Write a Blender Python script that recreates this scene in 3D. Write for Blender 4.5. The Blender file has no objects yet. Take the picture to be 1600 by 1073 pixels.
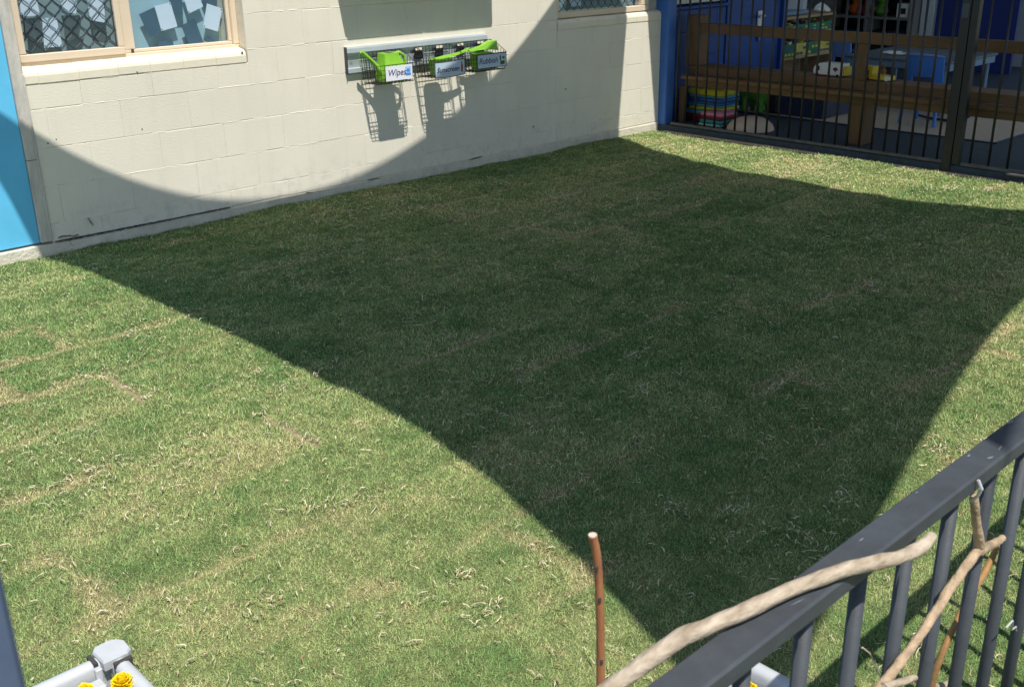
import bpy, bmesh, math, random
import numpy as np
from mathutils import Vector, Matrix
random.seed(7)
rng = np.random.default_rng(11)
PI = math.pi
scene = bpy.context.scene
COL = scene.collection

# ------------------------------------------------------------------ camera
cam_d = bpy.data.cameras.new('camera')
cam = bpy.data.objects.new('camera', cam_d)
COL.objects.link(cam)
CAM = Vector((-2.07704, -5.67143, 1.56817))
yaw, pit, rol = 0.75819425, 0.371125217, -0.0161085785
fw = Vector((math.sin(yaw) * math.cos(pit), math.cos(yaw) * math.cos(pit), -math.sin(pit)))
rt = Vector((math.cos(yaw), -math.sin(yaw), 0))
up = rt.cross(fw)
r2 = rt * math.cos(rol) + up * math.sin(rol)
u2 = up * math.cos(rol) - rt * math.sin(rol)
cam.matrix_world = Matrix(((r2.x, u2.x, -fw.x, CAM.x), (r2.y, u2.y, -fw.y, CAM.y), (r2.z, u2.z, -fw.z, CAM.z), (0, 0, 0, 1)))
cam_d.sensor_width = 36
cam_d.lens = 1653.28 * 36 / 1600
cam_d.clip_start = 0.05
cam_d.clip_end = 2000
cam_d.dof.use_dof = True
cam_d.dof.focus_distance = 3.6
cam_d.dof.aperture_fstop = 15
scene.camera = cam

# ------------------------------------------------------------------ light
SUN = Vector((0.33, 1.0, -2.05)).normalized()       # direction the light travels
elev = math.asin(-SUN.z)
world = bpy.data.worlds.new('World')
scene.world = world
world.use_nodes = True
wn = world.node_tree
wn.nodes.clear()
sky = wn.nodes.new('ShaderNodeTexSky')
sky.sky_type = 'NISHITA'
sky.sun_disc = False
sky.sun_elevation = elev
sky.sun_rotation = math.atan2(-SUN.x, -SUN.y)
sky.air_density = 1.0
sky.dust_density = 0.6
bg = wn.nodes.new('ShaderNodeBackground')
bg.inputs['Strength'].default_value = 0.112
out = wn.nodes.new('ShaderNodeOutputWorld')
wn.links.new(sky.outputs[0], bg.inputs['Color'])
wn.links.new(bg.outputs[0], out.inputs['Surface'])
sd = bpy.data.lights.new('sun', 'SUN')
sd.energy = 4.2
sd.angle = math.radians(0.53)
sd.color = (1.0, 0.965, 0.905)
sun = bpy.data.objects.new('sun', sd)
sun.rotation_euler = SUN.to_track_quat('-Z', 'Y').to_euler()
sun.location = (-3, -9, 14)
COL.objects.link(sun)
vs = scene.view_settings
vs.view_transform = 'Standard'
vs.look = 'None'
vs.gamma = 1
vs.exposure = 0.42
vs.use_curve_mapping = False

# ------------------------------------------------------------------ helpers
def tag(o, label=None, cat=None, group=None, kind=None):
    if label: o['label'] = label
    if cat: o['category'] = cat
    if group: o['group'] = group
    if kind: o['kind'] = kind
    return o

def empty(name, loc, label=None, cat=None, group=None, kind=None):
    o = bpy.data.objects.new(name, None)
    o.location = loc
    o.empty_display_size = 0.1
    COL.objects.link(o)
    return tag(o, label, cat, group, kind)

def root_loc(p):
    v = Vector((0, 0, 0))
    while p is not None:
        v += Vector(p.location)
        p = p.parent
    return v

def link(name, me, m, parent=None, smooth=False):
    o = bpy.data.objects.new(name, me)
    if m is not None and len(me.materials) == 0:
        me.materials.append(m)
    o.parent = parent
    COL.objects.link(o)
    if smooth:
        me.polygons.foreach_set('use_smooth', [True] * len(me.polygons))
    return o

class MB:
    def __init__(s):
        s.v, s.f = [], []
    def face(s, *pts):
        n = len(s.v)
        s.v += [tuple(p) for p in pts]
        s.f.append(tuple(range(n, n + len(pts))))
        return s
    def raw(s, v, f):
        n = len(s.v)
        s.v += [tuple(p) for p in v]
        s.f += [tuple(i + n for i in q) for q in f]
        return s
    def box(s, x0, x1, y0, y1, z0, z1, c=0.0, M=None):
        """box with chamfered edges of size c"""
        if c <= 0:
            v = [(x, y, z) for z in (z0, z1) for y in (y0, y1) for x in (x0, x1)]
            f = [(0, 2, 3, 1), (4, 5, 7, 6), (0, 1, 5, 4), (2, 6, 7, 3), (0, 4, 6, 2), (1, 3, 7, 5)]
        else:
            bm = bmesh.new()
            bmesh.ops.create_cube(bm, size=1)
            for q in bm.verts:
                q.co = ((x0 + x1) / 2 + q.co.x * (x1 - x0), (y0 + y1) / 2 + q.co.y * (y1 - y0), (z0 + z1) / 2 + q.co.z * (z1 - z0))
            bmesh.ops.bevel(bm, geom=list(bm.edges), offset=c, segments=1, affect='EDGES', profile=0.5)
            bm.verts.index_update()
            v = [tuple(q.co) for q in bm.verts]
            f = [tuple(q.index for q in g.verts) for g in bm.faces]
            bm.free()
        if M is not None:
            v = [tuple(M @ Vector(p)) for p in v]
        return s.raw(v, f)
    def tube(s, pts, r, n=8, caps=True):
        pts = [Vector(p) for p in pts]
        k = len(pts)
        rs = r if isinstance(r, (list, tuple)) else [r] * k
        rings = []
        prev = None
        for i, p in enumerate(pts):
            t = (pts[min(i + 1, k - 1)] - pts[max(i - 1, 0)]).normalized()
            if prev is None:
                a = t.orthogonal().normalized()
            else:
                a = (prev - t * prev.dot(t)).normalized()
            prev = a
            b = t.cross(a)
            rings.append([p + (a * math.cos(2 * PI * j / n) + b * math.sin(2 * PI * j / n)) * rs[i] for j in range(n)])
        v = [q for g in rings for q in g]
        f = []
        for i in range(k - 1):
            for j in range(n):
                f.append((i * n + j, i * n + (j + 1) % n, (i + 1) * n + (j + 1) % n, (i + 1) * n + j))
        if caps:
            f.append(tuple(reversed(range(n))))
            f.append(tuple(range((k - 1) * n, k * n)))
        return s.raw(v, f)
    def prism(s, poly, axis, a, b):
        """extrude 2d poly along axis (0,1,2) from a to b; poly gives the two other coords in order"""
        def P(q, h):
            c = list(q)
            c.insert(axis, h)
            return tuple(c)
        n = len(poly)
        v = [P(q, a) for q in poly] + [P(q, b) for q in poly]
        f = [tuple(range(n)), tuple(reversed(range(n, 2 * n)))] + [(i, i + n, (i + 1) % n + n, (i + 1) % n) for i in range(n)]
        return s.raw(v, f)
    def lathe(s, prof, cx, cy, n=20):
        v, f = [], []
        for r, z in prof:
            for j in range(n):
                v.append((cx + r * math.cos(2 * PI * j / n), cy + r * math.sin(2 * PI * j / n), z))
        for i in range(len(prof) - 1):
            for j in range(n):
                f.append((i * n + j, i * n + (j + 1) % n, (i + 1) * n + (j + 1) % n, (i + 1) * n + j))
        f.append(tuple(reversed(range(n))))
        f.append(tuple(range((len(prof) - 1) * n, len(prof) * n)))
        return s.raw(v, f)
    def mesh(s, off=Vector((0, 0, 0)), name='m'):
        me = bpy.data.meshes.new(name)
        me.from_pydata([(p[0] - off[0], p[1] - off[1], p[2] - off[2]) for p in s.v], [], s.f)
        bm = bmesh.new()
        bm.from_mesh(me)
        bmesh.ops.recalc_face_normals(bm, faces=bm.faces)
        bm.to_mesh(me)
        bm.free()
        return me
    def build(s, name, m, parent=None, smooth=False, origin=None):
        """mesh object whose coordinates were given in the world (or in the parent's frame for prototypes at the origin)"""
        base = root_loc(parent)
        o0 = Vector(origin) if origin is not None else (base if parent else Vector((0, 0, 0)))
        o = link(name, s.mesh(o0, name), m, parent, smooth)
        o.location = o0 - base
        if smooth:
            auto_smooth(o)
        return o

def auto_smooth(o, ang=50):
    me = o.data
    bm = bmesh.new()
    bm.from_mesh(me)
    for e in bm.edges:
        e.smooth = not (len(e.link_faces) == 2 and e.calc_face_angle(0) > math.radians(ang))
    for f in bm.faces:
        f.smooth = True
    bm.to_mesh(me)
    bm.free()

def copy_tree(o, parent=None):
    c = o.copy()
    COL.objects.link(c)
    c.parent = parent
    for ch in list(o.children):
        copy_tree(ch, c)
    return c

# value noise on numpy arrays
_tab = rng.random((256, 256))
def vn(x, y, seed=0):
    x = np.asarray(x, float) + seed * 17.31
    y = np.asarray(y, float) + seed * 5.77
    xi = np.floor(x).astype(int)
    yi = np.floor(y).astype(int)
    fx, fy = x - xi, y - yi
    fx = fx * fx * (3 - 2 * fx)
    fy = fy * fy * (3 - 2 * fy)
    g = lambda a, b: _tab[a % 256, b % 256]
    return (g(xi, yi) * (1 - fx) + g(xi + 1, yi) * fx) * (1 - fy) + (g(xi, yi + 1) * (1 - fx) + g(xi + 1, yi + 1) * fx) * fy
def fbm(x, y, sc, seed=0, o=3):
    t, a, n = 0, 1, 0
    for i in range(o):
        t = t + a * vn(np.asarray(x) * sc, np.asarray(y) * sc, seed + i)
        n += a
        a *= .5
        sc *= 2.1
    return t / n

# ------------------------------------------------------------------ materials
def mat(name, col, rough=0.6, var=0.0, scale=8.0, bump=0.0, bscale=60.0, metal=0.0, spec=0.4, col2=None, stretch=(1, 1, 1), orand=0.0, coat=0.0, detail=5.0):
    m = bpy.data.materials.new(name)
    m.use_nodes = True
    nt = m.node_tree
    b = nt.nodes['Principled BSDF']
    b.inputs['Roughness'].default_value = rough
    b.inputs['Metallic'].default_value = metal
    b.inputs['Specular IOR Level'].default_value = spec
    b.inputs['Coat Weight'].default_value = coat
    geo = nt.nodes.new('ShaderNodeNewGeometry')
    mp = nt.nodes.new('ShaderNodeMapping')
    mp.inputs['Scale'].default_value = stretch
    nt.links.new(geo.outputs['Position'], mp.inputs['Vector'])
    c1 = tuple(max(0, c * (1 - var)) for c in col)
    c2 = col2 if col2 else tuple(min(1, c * (1 + var)) for c in col)
    if var > 0 or col2:
        nz = nt.nodes.new('ShaderNodeTexNoise')
        nz.inputs['Scale'].default_value = scale
        nz.inputs['Detail'].default_value = detail
        nz.inputs['Roughness'].default_value = 0.6
        nt.links.new(mp.outputs[0], nz.inputs['Vector'])
        rp = nt.nodes.new('ShaderNodeValToRGB')
        rp.color_ramp.elements[0].position = 0.32
        rp.color_ramp.elements[1].position = 0.68
        rp.color_ramp.elements[0].color = (*c1, 1)
        rp.color_ramp.elements[1].color = (*c2, 1)
        nt.links.new(nz.outputs['Fac'], rp.inputs['Fac'])
        src = rp.outputs['Color']
    else:
        rgb = nt.nodes.new('ShaderNodeRGB')
        rgb.outputs[0].default_value = (*col, 1)
        src = rgb.outputs[0]
    if orand > 0:
        oi = nt.nodes.new('ShaderNodeObjectInfo')
        mr = nt.nodes.new('ShaderNodeMapRange')
        mr.inputs['To Min'].default_value = 1 - orand
        mr.inputs['To Max'].default_value = 1 + orand
        nt.links.new(oi.outputs['Random'], mr.inputs['Value'])
        mx = nt.nodes.new('ShaderNodeVectorMath')
        mx.operation = 'SCALE'
        nt.links.new(src, mx.inputs[0])
        nt.links.new(mr.outputs[0], mx.inputs['Scale'])
        src = mx.outputs[0]
    nt.links.new(src, b.inputs['Base Color'])
    if bump > 0:
        n2 = nt.nodes.new('ShaderNodeTexNoise')
        n2.inputs['Scale'].default_value = bscale
        n2.inputs['Detail'].default_value = 6
        nt.links.new(mp.outputs[0], n2.inputs['Vector'])
        bp = nt.nodes.new('ShaderNodeBump')
        bp.inputs['Strength'].default_value = bump
        bp.inputs['Distance'].default_value = 0.01
        nt.links.new(n2.outputs['Fac'], bp.inputs['Height'])
        nt.links.new(bp.outputs[0], b.inputs['Normal'])
    return m

def attr_mat(name, rough=0.8, trans=0.0, spec=0.2, bump=0.0):
    m = bpy.data.materials.new(name)
    m.use_nodes = True
    nt = m.node_tree
    b = nt.nodes['Principled BSDF']
    b.inputs['Roughness'].default_value = rough
    b.inputs['Specular IOR Level'].default_value = spec
    a = nt.nodes.new('ShaderNodeAttribute')
    a.attribute_name = 'tone'
    nt.links.new(a.outputs['Color'], b.inputs['Base Color'])
    if trans > 0:
        tr = nt.nodes.new('ShaderNodeBsdfTranslucent')
        nt.links.new(a.outputs['Color'], tr.inputs['Color'])
        mx = nt.nodes.new('ShaderNodeMixShader')
        mx.inputs[0].default_value = trans
        nt.links.new(b.outputs[0], mx.inputs[1])
        nt.links.new(tr.outputs[0], mx.inputs[2])
        nt.links.new(mx.outputs[0], nt.nodes['Material Output'].inputs['Surface'])
    if bump > 0:
        geo = nt.nodes.new('ShaderNodeNewGeometry')
        n2 = nt.nodes.new('ShaderNodeTexNoise')
        n2.inputs['Scale'].default_value = 140
        n2.inputs['Detail'].default_value = 6
        nt.links.new(geo.outputs['Position'], n2.inputs['Vector'])
        bp = nt.nodes.new('ShaderNodeBump')
        bp.inputs['Strength'].default_value = bump
        bp.inputs['Distance'].default_value = 0.012
        nt.links.new(n2.outputs['Fac'], bp.inputs['Height'])
        nt.links.new(bp.outputs[0], b.inputs['Normal'])
    return m

def wall_paint():
    m = mat('cream_block_paint', (0.75, 0.70, 0.58), 0.75, 0.035, 2.2, 0.22, 130, spec=0.25, orand=0.014)
    nt = m.node_tree
    b = nt.nodes['Principled BSDF']
    src = b.inputs['Base Color'].links[0].from_socket
    geo = nt.nodes.new('ShaderNodeNewGeometry')
    sep = nt.nodes.new('ShaderNodeSeparateXYZ')
    nt.links.new(geo.outputs['Position'], sep.inputs[0])
    # dirt: splash stains low on the wall, faint runs, small pock marks
    mp = nt.nodes.new('ShaderNodeMapping')
    mp.inputs['Scale'].default_value = (9, 9, 1.2)
    nt.links.new(geo.outputs['Position'], mp.inputs['Vector'])
    nz = nt.nodes.new('ShaderNodeTexNoise')
    nz.inputs['Scale'].default_value = 1.6
    nz.inputs['Detail'].default_value = 7
    nz.inputs['Roughness'].default_value = 0.65
    nt.links.new(mp.outputs[0], nz.inputs['Vector'])
    r1 = nt.nodes.new('ShaderNodeMapRange')
    r1.inputs['From Min'].default_value = 0.52
    r1.inputs['From Max'].default_value = 0.78
    r1.inputs['To Min'].default_value = 0.0
    r1.inputs['To Max'].default_value = 0.16
    nt.links.new(nz.outputs['Fac'], r1.inputs['Value'])
    low = nt.nodes.new('ShaderNodeMapRange')
    low.inputs['From Min'].default_value = 0.30
    low.inputs['From Max'].default_value = 0.0
    low.inputs['To Min'].default_value = 0.0
    low.inputs['To Max'].default_value = 1.0
    nt.links.new(sep.outputs['Z'], low.inputs['Value'])
    nz2 = nt.nodes.new('ShaderNodeTexNoise')
    nz2.inputs['Scale'].default_value = 14
    nz2.inputs['Detail'].default_value = 8
    nz2.inputs['Roughness'].default_value = 0.7
    nt.links.new(geo.outputs['Position'], nz2.inputs['Vector'])
    r2_ = nt.nodes.new('ShaderNodeMapRange')
    r2_.inputs['From Min'].default_value = 0.5
    r2_.inputs['From Max'].default_value = 0.72
    r2_.inputs['To Max'].default_value = 0.75
    nt.links.new(nz2.outputs['Fac'], r2_.inputs['Value'])
    ml = nt.nodes.new('ShaderNodeMath')
    ml.operation = 'MULTIPLY'
    nt.links.new(low.outputs[0], ml.inputs[0])
    nt.links.new(r2_.outputs[0], ml.inputs[1])
    ad = nt.nodes.new('ShaderNodeMath')
    ad.operation = 'ADD'
    ad.use_clamp = True
    nt.links.new(ml.outputs[0], ad.inputs[0])
    nt.links.new(r1.outputs[0], ad.inputs[1])
    mx = nt.nodes.new('ShaderNodeMix')
    mx.data_type = 'RGBA'
    nt.links.new(ad.outputs[0], mx.inputs['Factor'])
    nt.links.new(src, mx.inputs['A'])
    mx.inputs['B'].default_value = (0.42, 0.38, 0.31, 1)
    nt.links.new(mx.outputs['Result'], b.inputs['Base Color'])
    return m

def glass_mat(name, tint=(0.9, 0.95, 0.97), refl=0.08):
    m = bpy.data.materials.new(name)
    m.use_nodes = True
    nt = m.node_tree
    nt.nodes.clear()
    o = nt.nodes.new('ShaderNodeOutputMaterial')
    t = nt.nodes.new('ShaderNodeBsdfTransparent')
    t.inputs['Color'].default_value = (*tint, 1)
    g = nt.nodes.new('ShaderNodeBsdfGlossy')
    g.inputs['Roughness'].default_value = 0.03
    lw = nt.nodes.new('ShaderNodeLayerWeight')
    lw.inputs['Blend'].default_value = 0.5
    pw = nt.nodes.new('ShaderNodeMath')
    pw.operation = 'POWER'
    pw.inputs[1].default_value = 5
    nt.links.new(lw.outputs['Facing'], pw.inputs[0])
    f = nt.nodes.new('ShaderNodeMath')
    f.operation = 'MULTIPLY_ADD'
    f.inputs[1].default_value = 0.9
    f.inputs[2].default_value = 0.03
    nt.links.new(pw.outputs[0], f.inputs[0])
    mx = nt.nodes.new('ShaderNodeMixShader')
    nt.links.new(f.outputs[0], mx.inputs[0])
    nt.links.new(t.outputs[0], mx.inputs[1])
    nt.links.new(g.outputs[0], mx.inputs[2])
    nt.links.new(mx.outputs[0], o.inputs['Surface'])
    return m

M = {}
M['wall'] = wall_paint()
M['mortar'] = mat('painted_mortar', (0.68, 0.61, 0.485), 0.8, 0.06, 30, 0.5, 120, spec=0.2)
M['plinth'] = mat('plinth_render', (0.62, 0.57, 0.47), 0.85, 0.12, 11, 0.6, 70, spec=0.2)
M['crack'] = mat('crack_dark', (0.05, 0.046, 0.042), 0.9)
M['frame'] = mat('cream_aluminium', (0.72, 0.59, 0.44), 0.42, 0.03, 6, 0.05, 200, spec=0.5)
M['sill'] = mat('sill_paint', (0.76, 0.69, 0.545), 0.6, 0.04, 9, 0.1, 60, spec=0.3)
M['trim'] = mat('weathered_trim', (0.50, 0.47, 0.42), 0.7, 0.22, 16, 0.35, 90, stretch=(1, 1, 0.25))
M['bluepanel'] = mat('sky_blue_paint', (0.125, 0.51, 0.79), 0.5, 0.07, 4, 0.04, 30, spec=0.35)
M['glass'] = glass_mat('window_glass')
M['blind'] = mat('grey_blue_blind', (0.40, 0.54, 0.60), 0.75, 0.05, 3, 0.08, 40)
M['blind_dark'] = mat('dim_grey_blind', (0.27, 0.33, 0.34), 0.75, 0.1, 5)
M['paper'] = mat('white_paper', (0.78, 0.80, 0.88), 0.7, 0.02, 9)
M['darkpatch'] = mat('slate_patch', (0.075, 0.13, 0.185), 0.7, 0.08, 9)
M['greypatch'] = mat('grey_patch', (0.10, 0.12, 0.13), 0.7, 0.08, 9)
M['grille'] = mat('grille_metal', (0.035, 0.04, 0.055), 0.45, 0.1, 20, metal=0.2)
M['alu'] = mat('aluminium_rail', (0.60, 0.64, 0.67), 0.35, 0.05, 12, 0.03, 150, metal=0.55)
M['wire'] = mat('black_wire', (0.022, 0.02, 0.024), 0.45)
M['lime'] = mat('lime_plastic', (0.225, 0.50, 0.03), 0.45, 0.08, 25, spec=0.5)
M['lime_dark'] = mat('can_inside_shade', (0.02, 0.03, 0.012), 0.6)
M['card'] = mat('white_card', (0.80, 0.80, 0.86), 0.45, 0.02, 12, spec=0.5)
M['card_blue'] = mat('pale_blue_card', (0.50, 0.60, 0.72), 0.4, 0.03, 12, spec=0.5)
M['ink'] = mat('marker_ink', (0.05, 0.04, 0.11), 0.7)
M['ink_black'] = mat('marker_black', (0.02, 0.022, 0.035), 0.7)
M['logo_blue'] = mat('wipes_blue', (0.08, 0.25, 0.62), 0.5)
M['logo_brown'] = mat('lotion_brown', (0.25, 0.08, 0.03), 0.5)
M['logo_green'] = mat('bin_green', (0.03, 0.13, 0.035), 0.5)
M['lightblue'] = mat('print_light_blue', (0.35, 0.58, 0.85), 0.5)
M['bluepost'] = mat('royal_blue_gloss', (0.05, 0.145, 0.43), 0.42, 0.08, 6, 0.04, 40, spec=0.3)
M['bluewall'] = mat('royal_blue_wall', (0.013, 0.062, 0.265), 0.5, 0.1, 4, 0.2, 40, spec=0.4)
M['navywall'] = mat('navy_wall', (0.012, 0.03, 0.19), 0.6, 0.1, 3)
M['fence'] = mat('black_powdercoat', (0.012, 0.0115, 0.0115), 0.42, 0.25, 15, spec=0.5)
M['rail_grey'] = mat('fence_bottom_grey', (0.09, 0.088, 0.085), 0.5, 0.3, 14)
M['timber'] = mat('oiled_timber', (0.155, 0.088, 0.042), 0.55, 0.28, 9, 0.12, 60, stretch=(1, 0.22, 1), spec=0.3)
M['timber_v'] = mat('oiled_timber_post', (0.15, 0.085, 0.04), 0.55, 0.28, 9, 0.12, 60, stretch=(1, 1, 0.22), spec=0.3)
M['ply'] = mat('birch_ply', (0.36, 0.26, 0.15), 0.55, 0.12, 6, stretch=(0.3, 1, 1))
M['slate'] = mat('charcoal_powdercoat', (0.048, 0.054, 0.061), 0.6, 0.16, 24, 0.08, 300, spec=0.45)
M['bluegrey'] = mat('blue_grey_powdercoat', (0.085, 0.115, 0.185), 0.5, 0.12, 20)
M['scuff'] = mat('rail_scuff', (0.16, 0.175, 0.20), 0.7)
M['bark'] = mat('bleached_branch', (0.36, 0.275, 0.19), 0.85, 0.25, 75, 0.35, 150, stretch=(0.42, 1, 1), spec=0.12, col2=(0.52, 0.435, 0.33), detail=9)
M['twig'] = mat('tan_twig', (0.40, 0.29, 0.185), 0.85, 0.3, 90, 0.4, 220, stretch=(.6, 1, 0.6), spec=0.2)
M['orange_twig'] = mat('orange_twig', (0.34, 0.18, 0.065), 0.75, 0.2, 60, 0.2, 120)
M['stake'] = mat('red_brown_stake', (0.33, 0.135, 0.062), 0.65, 0.28, 60, 0.3, 160, stretch=(1, 1, 0.2), spec=0.3)
M['cutwood'] = mat('pale_cut_end', (0.55, 0.45, 0.36), 0.8, 0.1, 200)
M['planter'] = mat('pale_grey_plastic', (0.47, 0.485, 0.49), 0.5, 0.07, 12, 0.1, 80, spec=0.45)
M['soil'] = mat('potting_soil', (0.06, 0.042, 0.03), 0.95, 0.4, 40, 1.0, 90)
M['yellow'] = mat('marigold_petal', (0.93, 0.68, 0.008), 0.6, 0.08, 60)
M['stem'] = mat('plant_green', (0.07, 0.16, 0.04), 0.6, 0.2, 40)
M['shade_cloth'] = mat('shade_cloth', (0.16, 0.15, 0.13), 0.8, 0.05, 10)
_n = M['shade_cloth'].node_tree          # open knitted cloth: a little of the sun passes straight through
_t = _n.nodes.new('ShaderNodeBsdfTransparent')
_t.inputs['Color'].default_value = (1.0, 1.0, 1.0, 1)
_u = _n.nodes.new('ShaderNodeBsdfTranslucent')
_u.inputs['Color'].default_value = (0.20, 0.19, 0.16, 1)
_y = _n.nodes.new('ShaderNodeMixShader')
_y.inputs[0].default_value = 0.15
_x = _n.nodes.new('ShaderNodeMixShader')
_x.inputs[0].default_value = 0.06
_n.links.new(_n.nodes['Principled BSDF'].outputs[0], _y.inputs[1])
_n.links.new(_u.outputs[0], _y.inputs[2])
_n.links.new(_y.outputs[0], _x.inputs[1])
_n.links.new(_t.outputs[0], _x.inputs[2])
_n.links.new(_x.outputs[0], _n.nodes['Material Output'].inputs['Surface'])
M['steelpost'] = mat('galvanised_steel', (0.45, 0.46, 0.47), 0.45, 0.1, 8, metal=0.6)
M['rubber'] = mat('dark_rubber_floor', (0.034, 0.052, 0.068), 0.75, 0.25, 30, 0.3, 120)
M['carpet'] = mat('beige_carpet', (0.47, 0.39, 0.29), 0.95, 0.1, 25, 0.4, 200)
M['concrete'] = mat('shaded_soil_edge', (0.035, 0.03, 0.024), 0.9, 0.3, 12, 0.4, 60)  # soil strip with the eave shade put into its dark colour
M['earth'] = mat('plain_ground', (0.13, 0.15, 0.07), 0.95, 0.3, 2.5, 0.4, 20)
M['opal'] = mat('opal_polycarbonate', (0.75, 0.76, 0.76), 0.4)
_n = M['opal'].node_tree
_t = _n.nodes.new('ShaderNodeBsdfTranslucent')
_t.inputs['Color'].default_value = (0.85, 0.87, 0.88, 1)
_x = _n.nodes.new('ShaderNodeMixShader')
_x.inputs[0].default_value = 0.40
_n.links.new(_n.nodes['Principled BSDF'].outputs[0], _x.inputs[1])
_n.links.new(_t.outputs[0], _x.inputs[2])
_n.links.new(_x.outputs[0], _n.nodes['Material Output'].inputs['Surface'])
M['roof'] = mat('roof_sheet', (0.35, 0.36, 0.37), 0.6, 0.05, 4)
M['soffit'] = mat('soffit_board', (0.62, 0.62, 0.63), 0.8, 0.04, 4)
M['creamwall'] = mat('pale_render', (0.45, 0.50, 0.56), 0.8, 0.05, 4)
M['whitepost'] = mat('white_post', (0.50, 0.55, 0.60), 0.6, 0.04, 6)
M['louvre'] = mat('louvre_glass', (0.62, 0.62, 0.55), 0.3, 0.05, 9)
M['handle'] = mat('silver_handle', (0.55, 0.57, 0.62), 0.35, metal=0.5)
M['chairblue'] = mat('blue_chair_plastic', (0.05, 0.20, 0.66), 0.4, 0.05, 6, spec=0.5)
M['chairlilac'] = mat('pale_blue_chair', (0.16, 0.30, 0.72), 0.4, 0.05, 6, spec=0.5)
M['tabletop'] = mat('grey_table_top', (0.10, 0.13, 0.155), 0.5, 0.06, 6)
M['tableedge'] = mat('blue_grey_edge', (0.16, 0.25, 0.36), 0.5, 0.05, 6)
M['navy'] = mat('navy_plastic', (0.02, 0.033, 0.085), 0.5, 0.3, 20)
M['black'] = mat('black_thing', (0.012, 0.012, 0.014), 0.6, 0.2, 20)
M['white'] = mat('white_plastic', (0.75, 0.74, 0.72), 0.45, 0.03, 12)
M['toyyellow'] = mat('toy_yellow', (0.68, 0.50, 0.03), 0.45, 0.05, 12)
M['red'] = mat('red_plastic', (0.42, 0.02, 0.025), 0.45, 0.06, 12)
M['maroon'] = mat('maroon_foam', (0.22, 0.012, 0.03), 0.7, 0.1, 12)
M['pink'] = mat('pink_foam', (0.62, 0.22, 0.30), 0.75, 0.06, 12)
M['teal'] = mat('teal_foam', (0.03, 0.26, 0.24), 0.75, 0.06, 12)
M['mint'] = mat('mint_foam', (0.35, 0.55, 0.48), 0.75, 0.06, 12)
M['matyellow'] = mat('yellow_foam', (0.50, 0.45, 0.03), 0.75, 0.08, 12)
M['matblue'] = mat('blue_foam', (0.03, 0.13, 0.38), 0.75, 0.1, 12)
M['matsky'] = mat('sky_foam', (0.10, 0.35, 0.46), 0.75, 0.1, 12)
M['purple'] = mat('purple_plastic', (0.16, 0.03, 0.26), 0.5)
M['toygreen'] = mat('green_plush', (0.08, 0.26, 0.03), 0.85, 0.2, 30, 0.4, 150)
M['cratesgreen'] = mat('green_crate', (0.008, 0.17, 0.07), 0.5, 0.2, 20)
M['crateyellow'] = mat('yellow_crate_lid', (0.55, 0.52, 0.10), 0.5, 0.2, 20)
M['cushion'] = mat('beige_cushion', (0.62, 0.48, 0.36), 0.8, 0.06, 14)
M['orange'] = mat('orange_plush', (0.50, 0.11, 0.02), 0.85, 0.2, 40)
M['brown'] = mat('brown_plush', (0.20, 0.10, 0.05), 0.85, 0.2, 40)
M['steel'] = mat('dark_steel_tube', (0.06, 0.07, 0.085), 0.35, metal=0.6)
M['tie'] = mat('pale_tie', (0.48, 0.47, 0.48), 0.5)
M['cubeply'] = mat('grey_shelf_board', (0.20, 0.20, 0.205), 0.6, 0.05, 6)
M['grass'] = attr_mat('grass_blade', 0.7, 0.22, 0.25)
M['runner'] = attr_mat('dry_runner', 0.8, 0.12, 0.2)
M['turf'] = attr_mat('turf_thatch', 0.95, 0, 0.1, 0.9)
# ------------------------------------------------------------------ ground and lawn
def grid_mesh(name, x0, x1, y0, y1, z, n=1):
    b = MB()
    b.face((x0, y0, z), (x1, y0, z), (x1, y1, z), (x0, y1, z))
    return b
tag(grid_mesh('g', -400, 400, -400, 400, -0.10).build('ground', M['earth']), kind='structure')

LX0, LX1, LY0, LY1 = -3.4, 4.945, -5.75, -0.004
PITCH, ROLL = 0.38, 1.5
ROW0 = 0.07
NROW = int((ROW0 - LY0) / PITCH) + 1
OFF = rng.random(NROW + 2) * ROLL
def row_of(y):
    return np.clip(np.floor((ROW0 - np.asarray(y)) / PITCH).astype(int), 0, NROW)
OFF[7] = -0.39 % ROLL
OFF[6] = -0.05 % ROLL
OFF[5] = -0.63 % ROLL
OFF[8] = -1.27 % ROLL
OFF[9] = -0.62 % ROLL
TONE = rng.random((NROW + 2, 12))
def col_of(x, r):
    return np.floor((np.asarray(x) - OFF[r]) / ROLL).astype(int) + 5
for (x, y, t) in ((-1.0, -3.15, 1.0), (-0.1, -3.15, .95), (-0.9, -2.8, 0.12), (0.3, -2.8, 0.45), (-0.9, -2.4, 0.75), (-0.4, -2.0, 0.55), (-0.9, -2.0, .2), (-0.4, -1.6, 0.9), (-0.6, -0.2, 0.95), (-1.0, -3.6, .2), (-1.4, -3.15, .25), (-0.2, -3.6, .35), (-0.3, -4.0, 0.85)):
    r = int(row_of(y)); TONE[r, int(col_of(x, r))] = t

def H(x, y):
    h = 0.026 * (fbm(x, y, 1.7, 3, 2) - .5) + 0.020 * (fbm(x, y, 6.0, 4, 3) - .5)
    r = row_of(y)
    fy = ((ROW0 - y) / PITCH) % 1.0
    dy = np.minimum(fy, 1 - fy) * PITCH
    fx = ((x - OFF[r]) / ROLL) % 1.0
    dx = np.minimum(fx, 1 - fx) * ROLL
    d = np.minimum(dy, dx)
    return h - 0.006 * np.exp(-(d / 0.02) ** 2)

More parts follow.
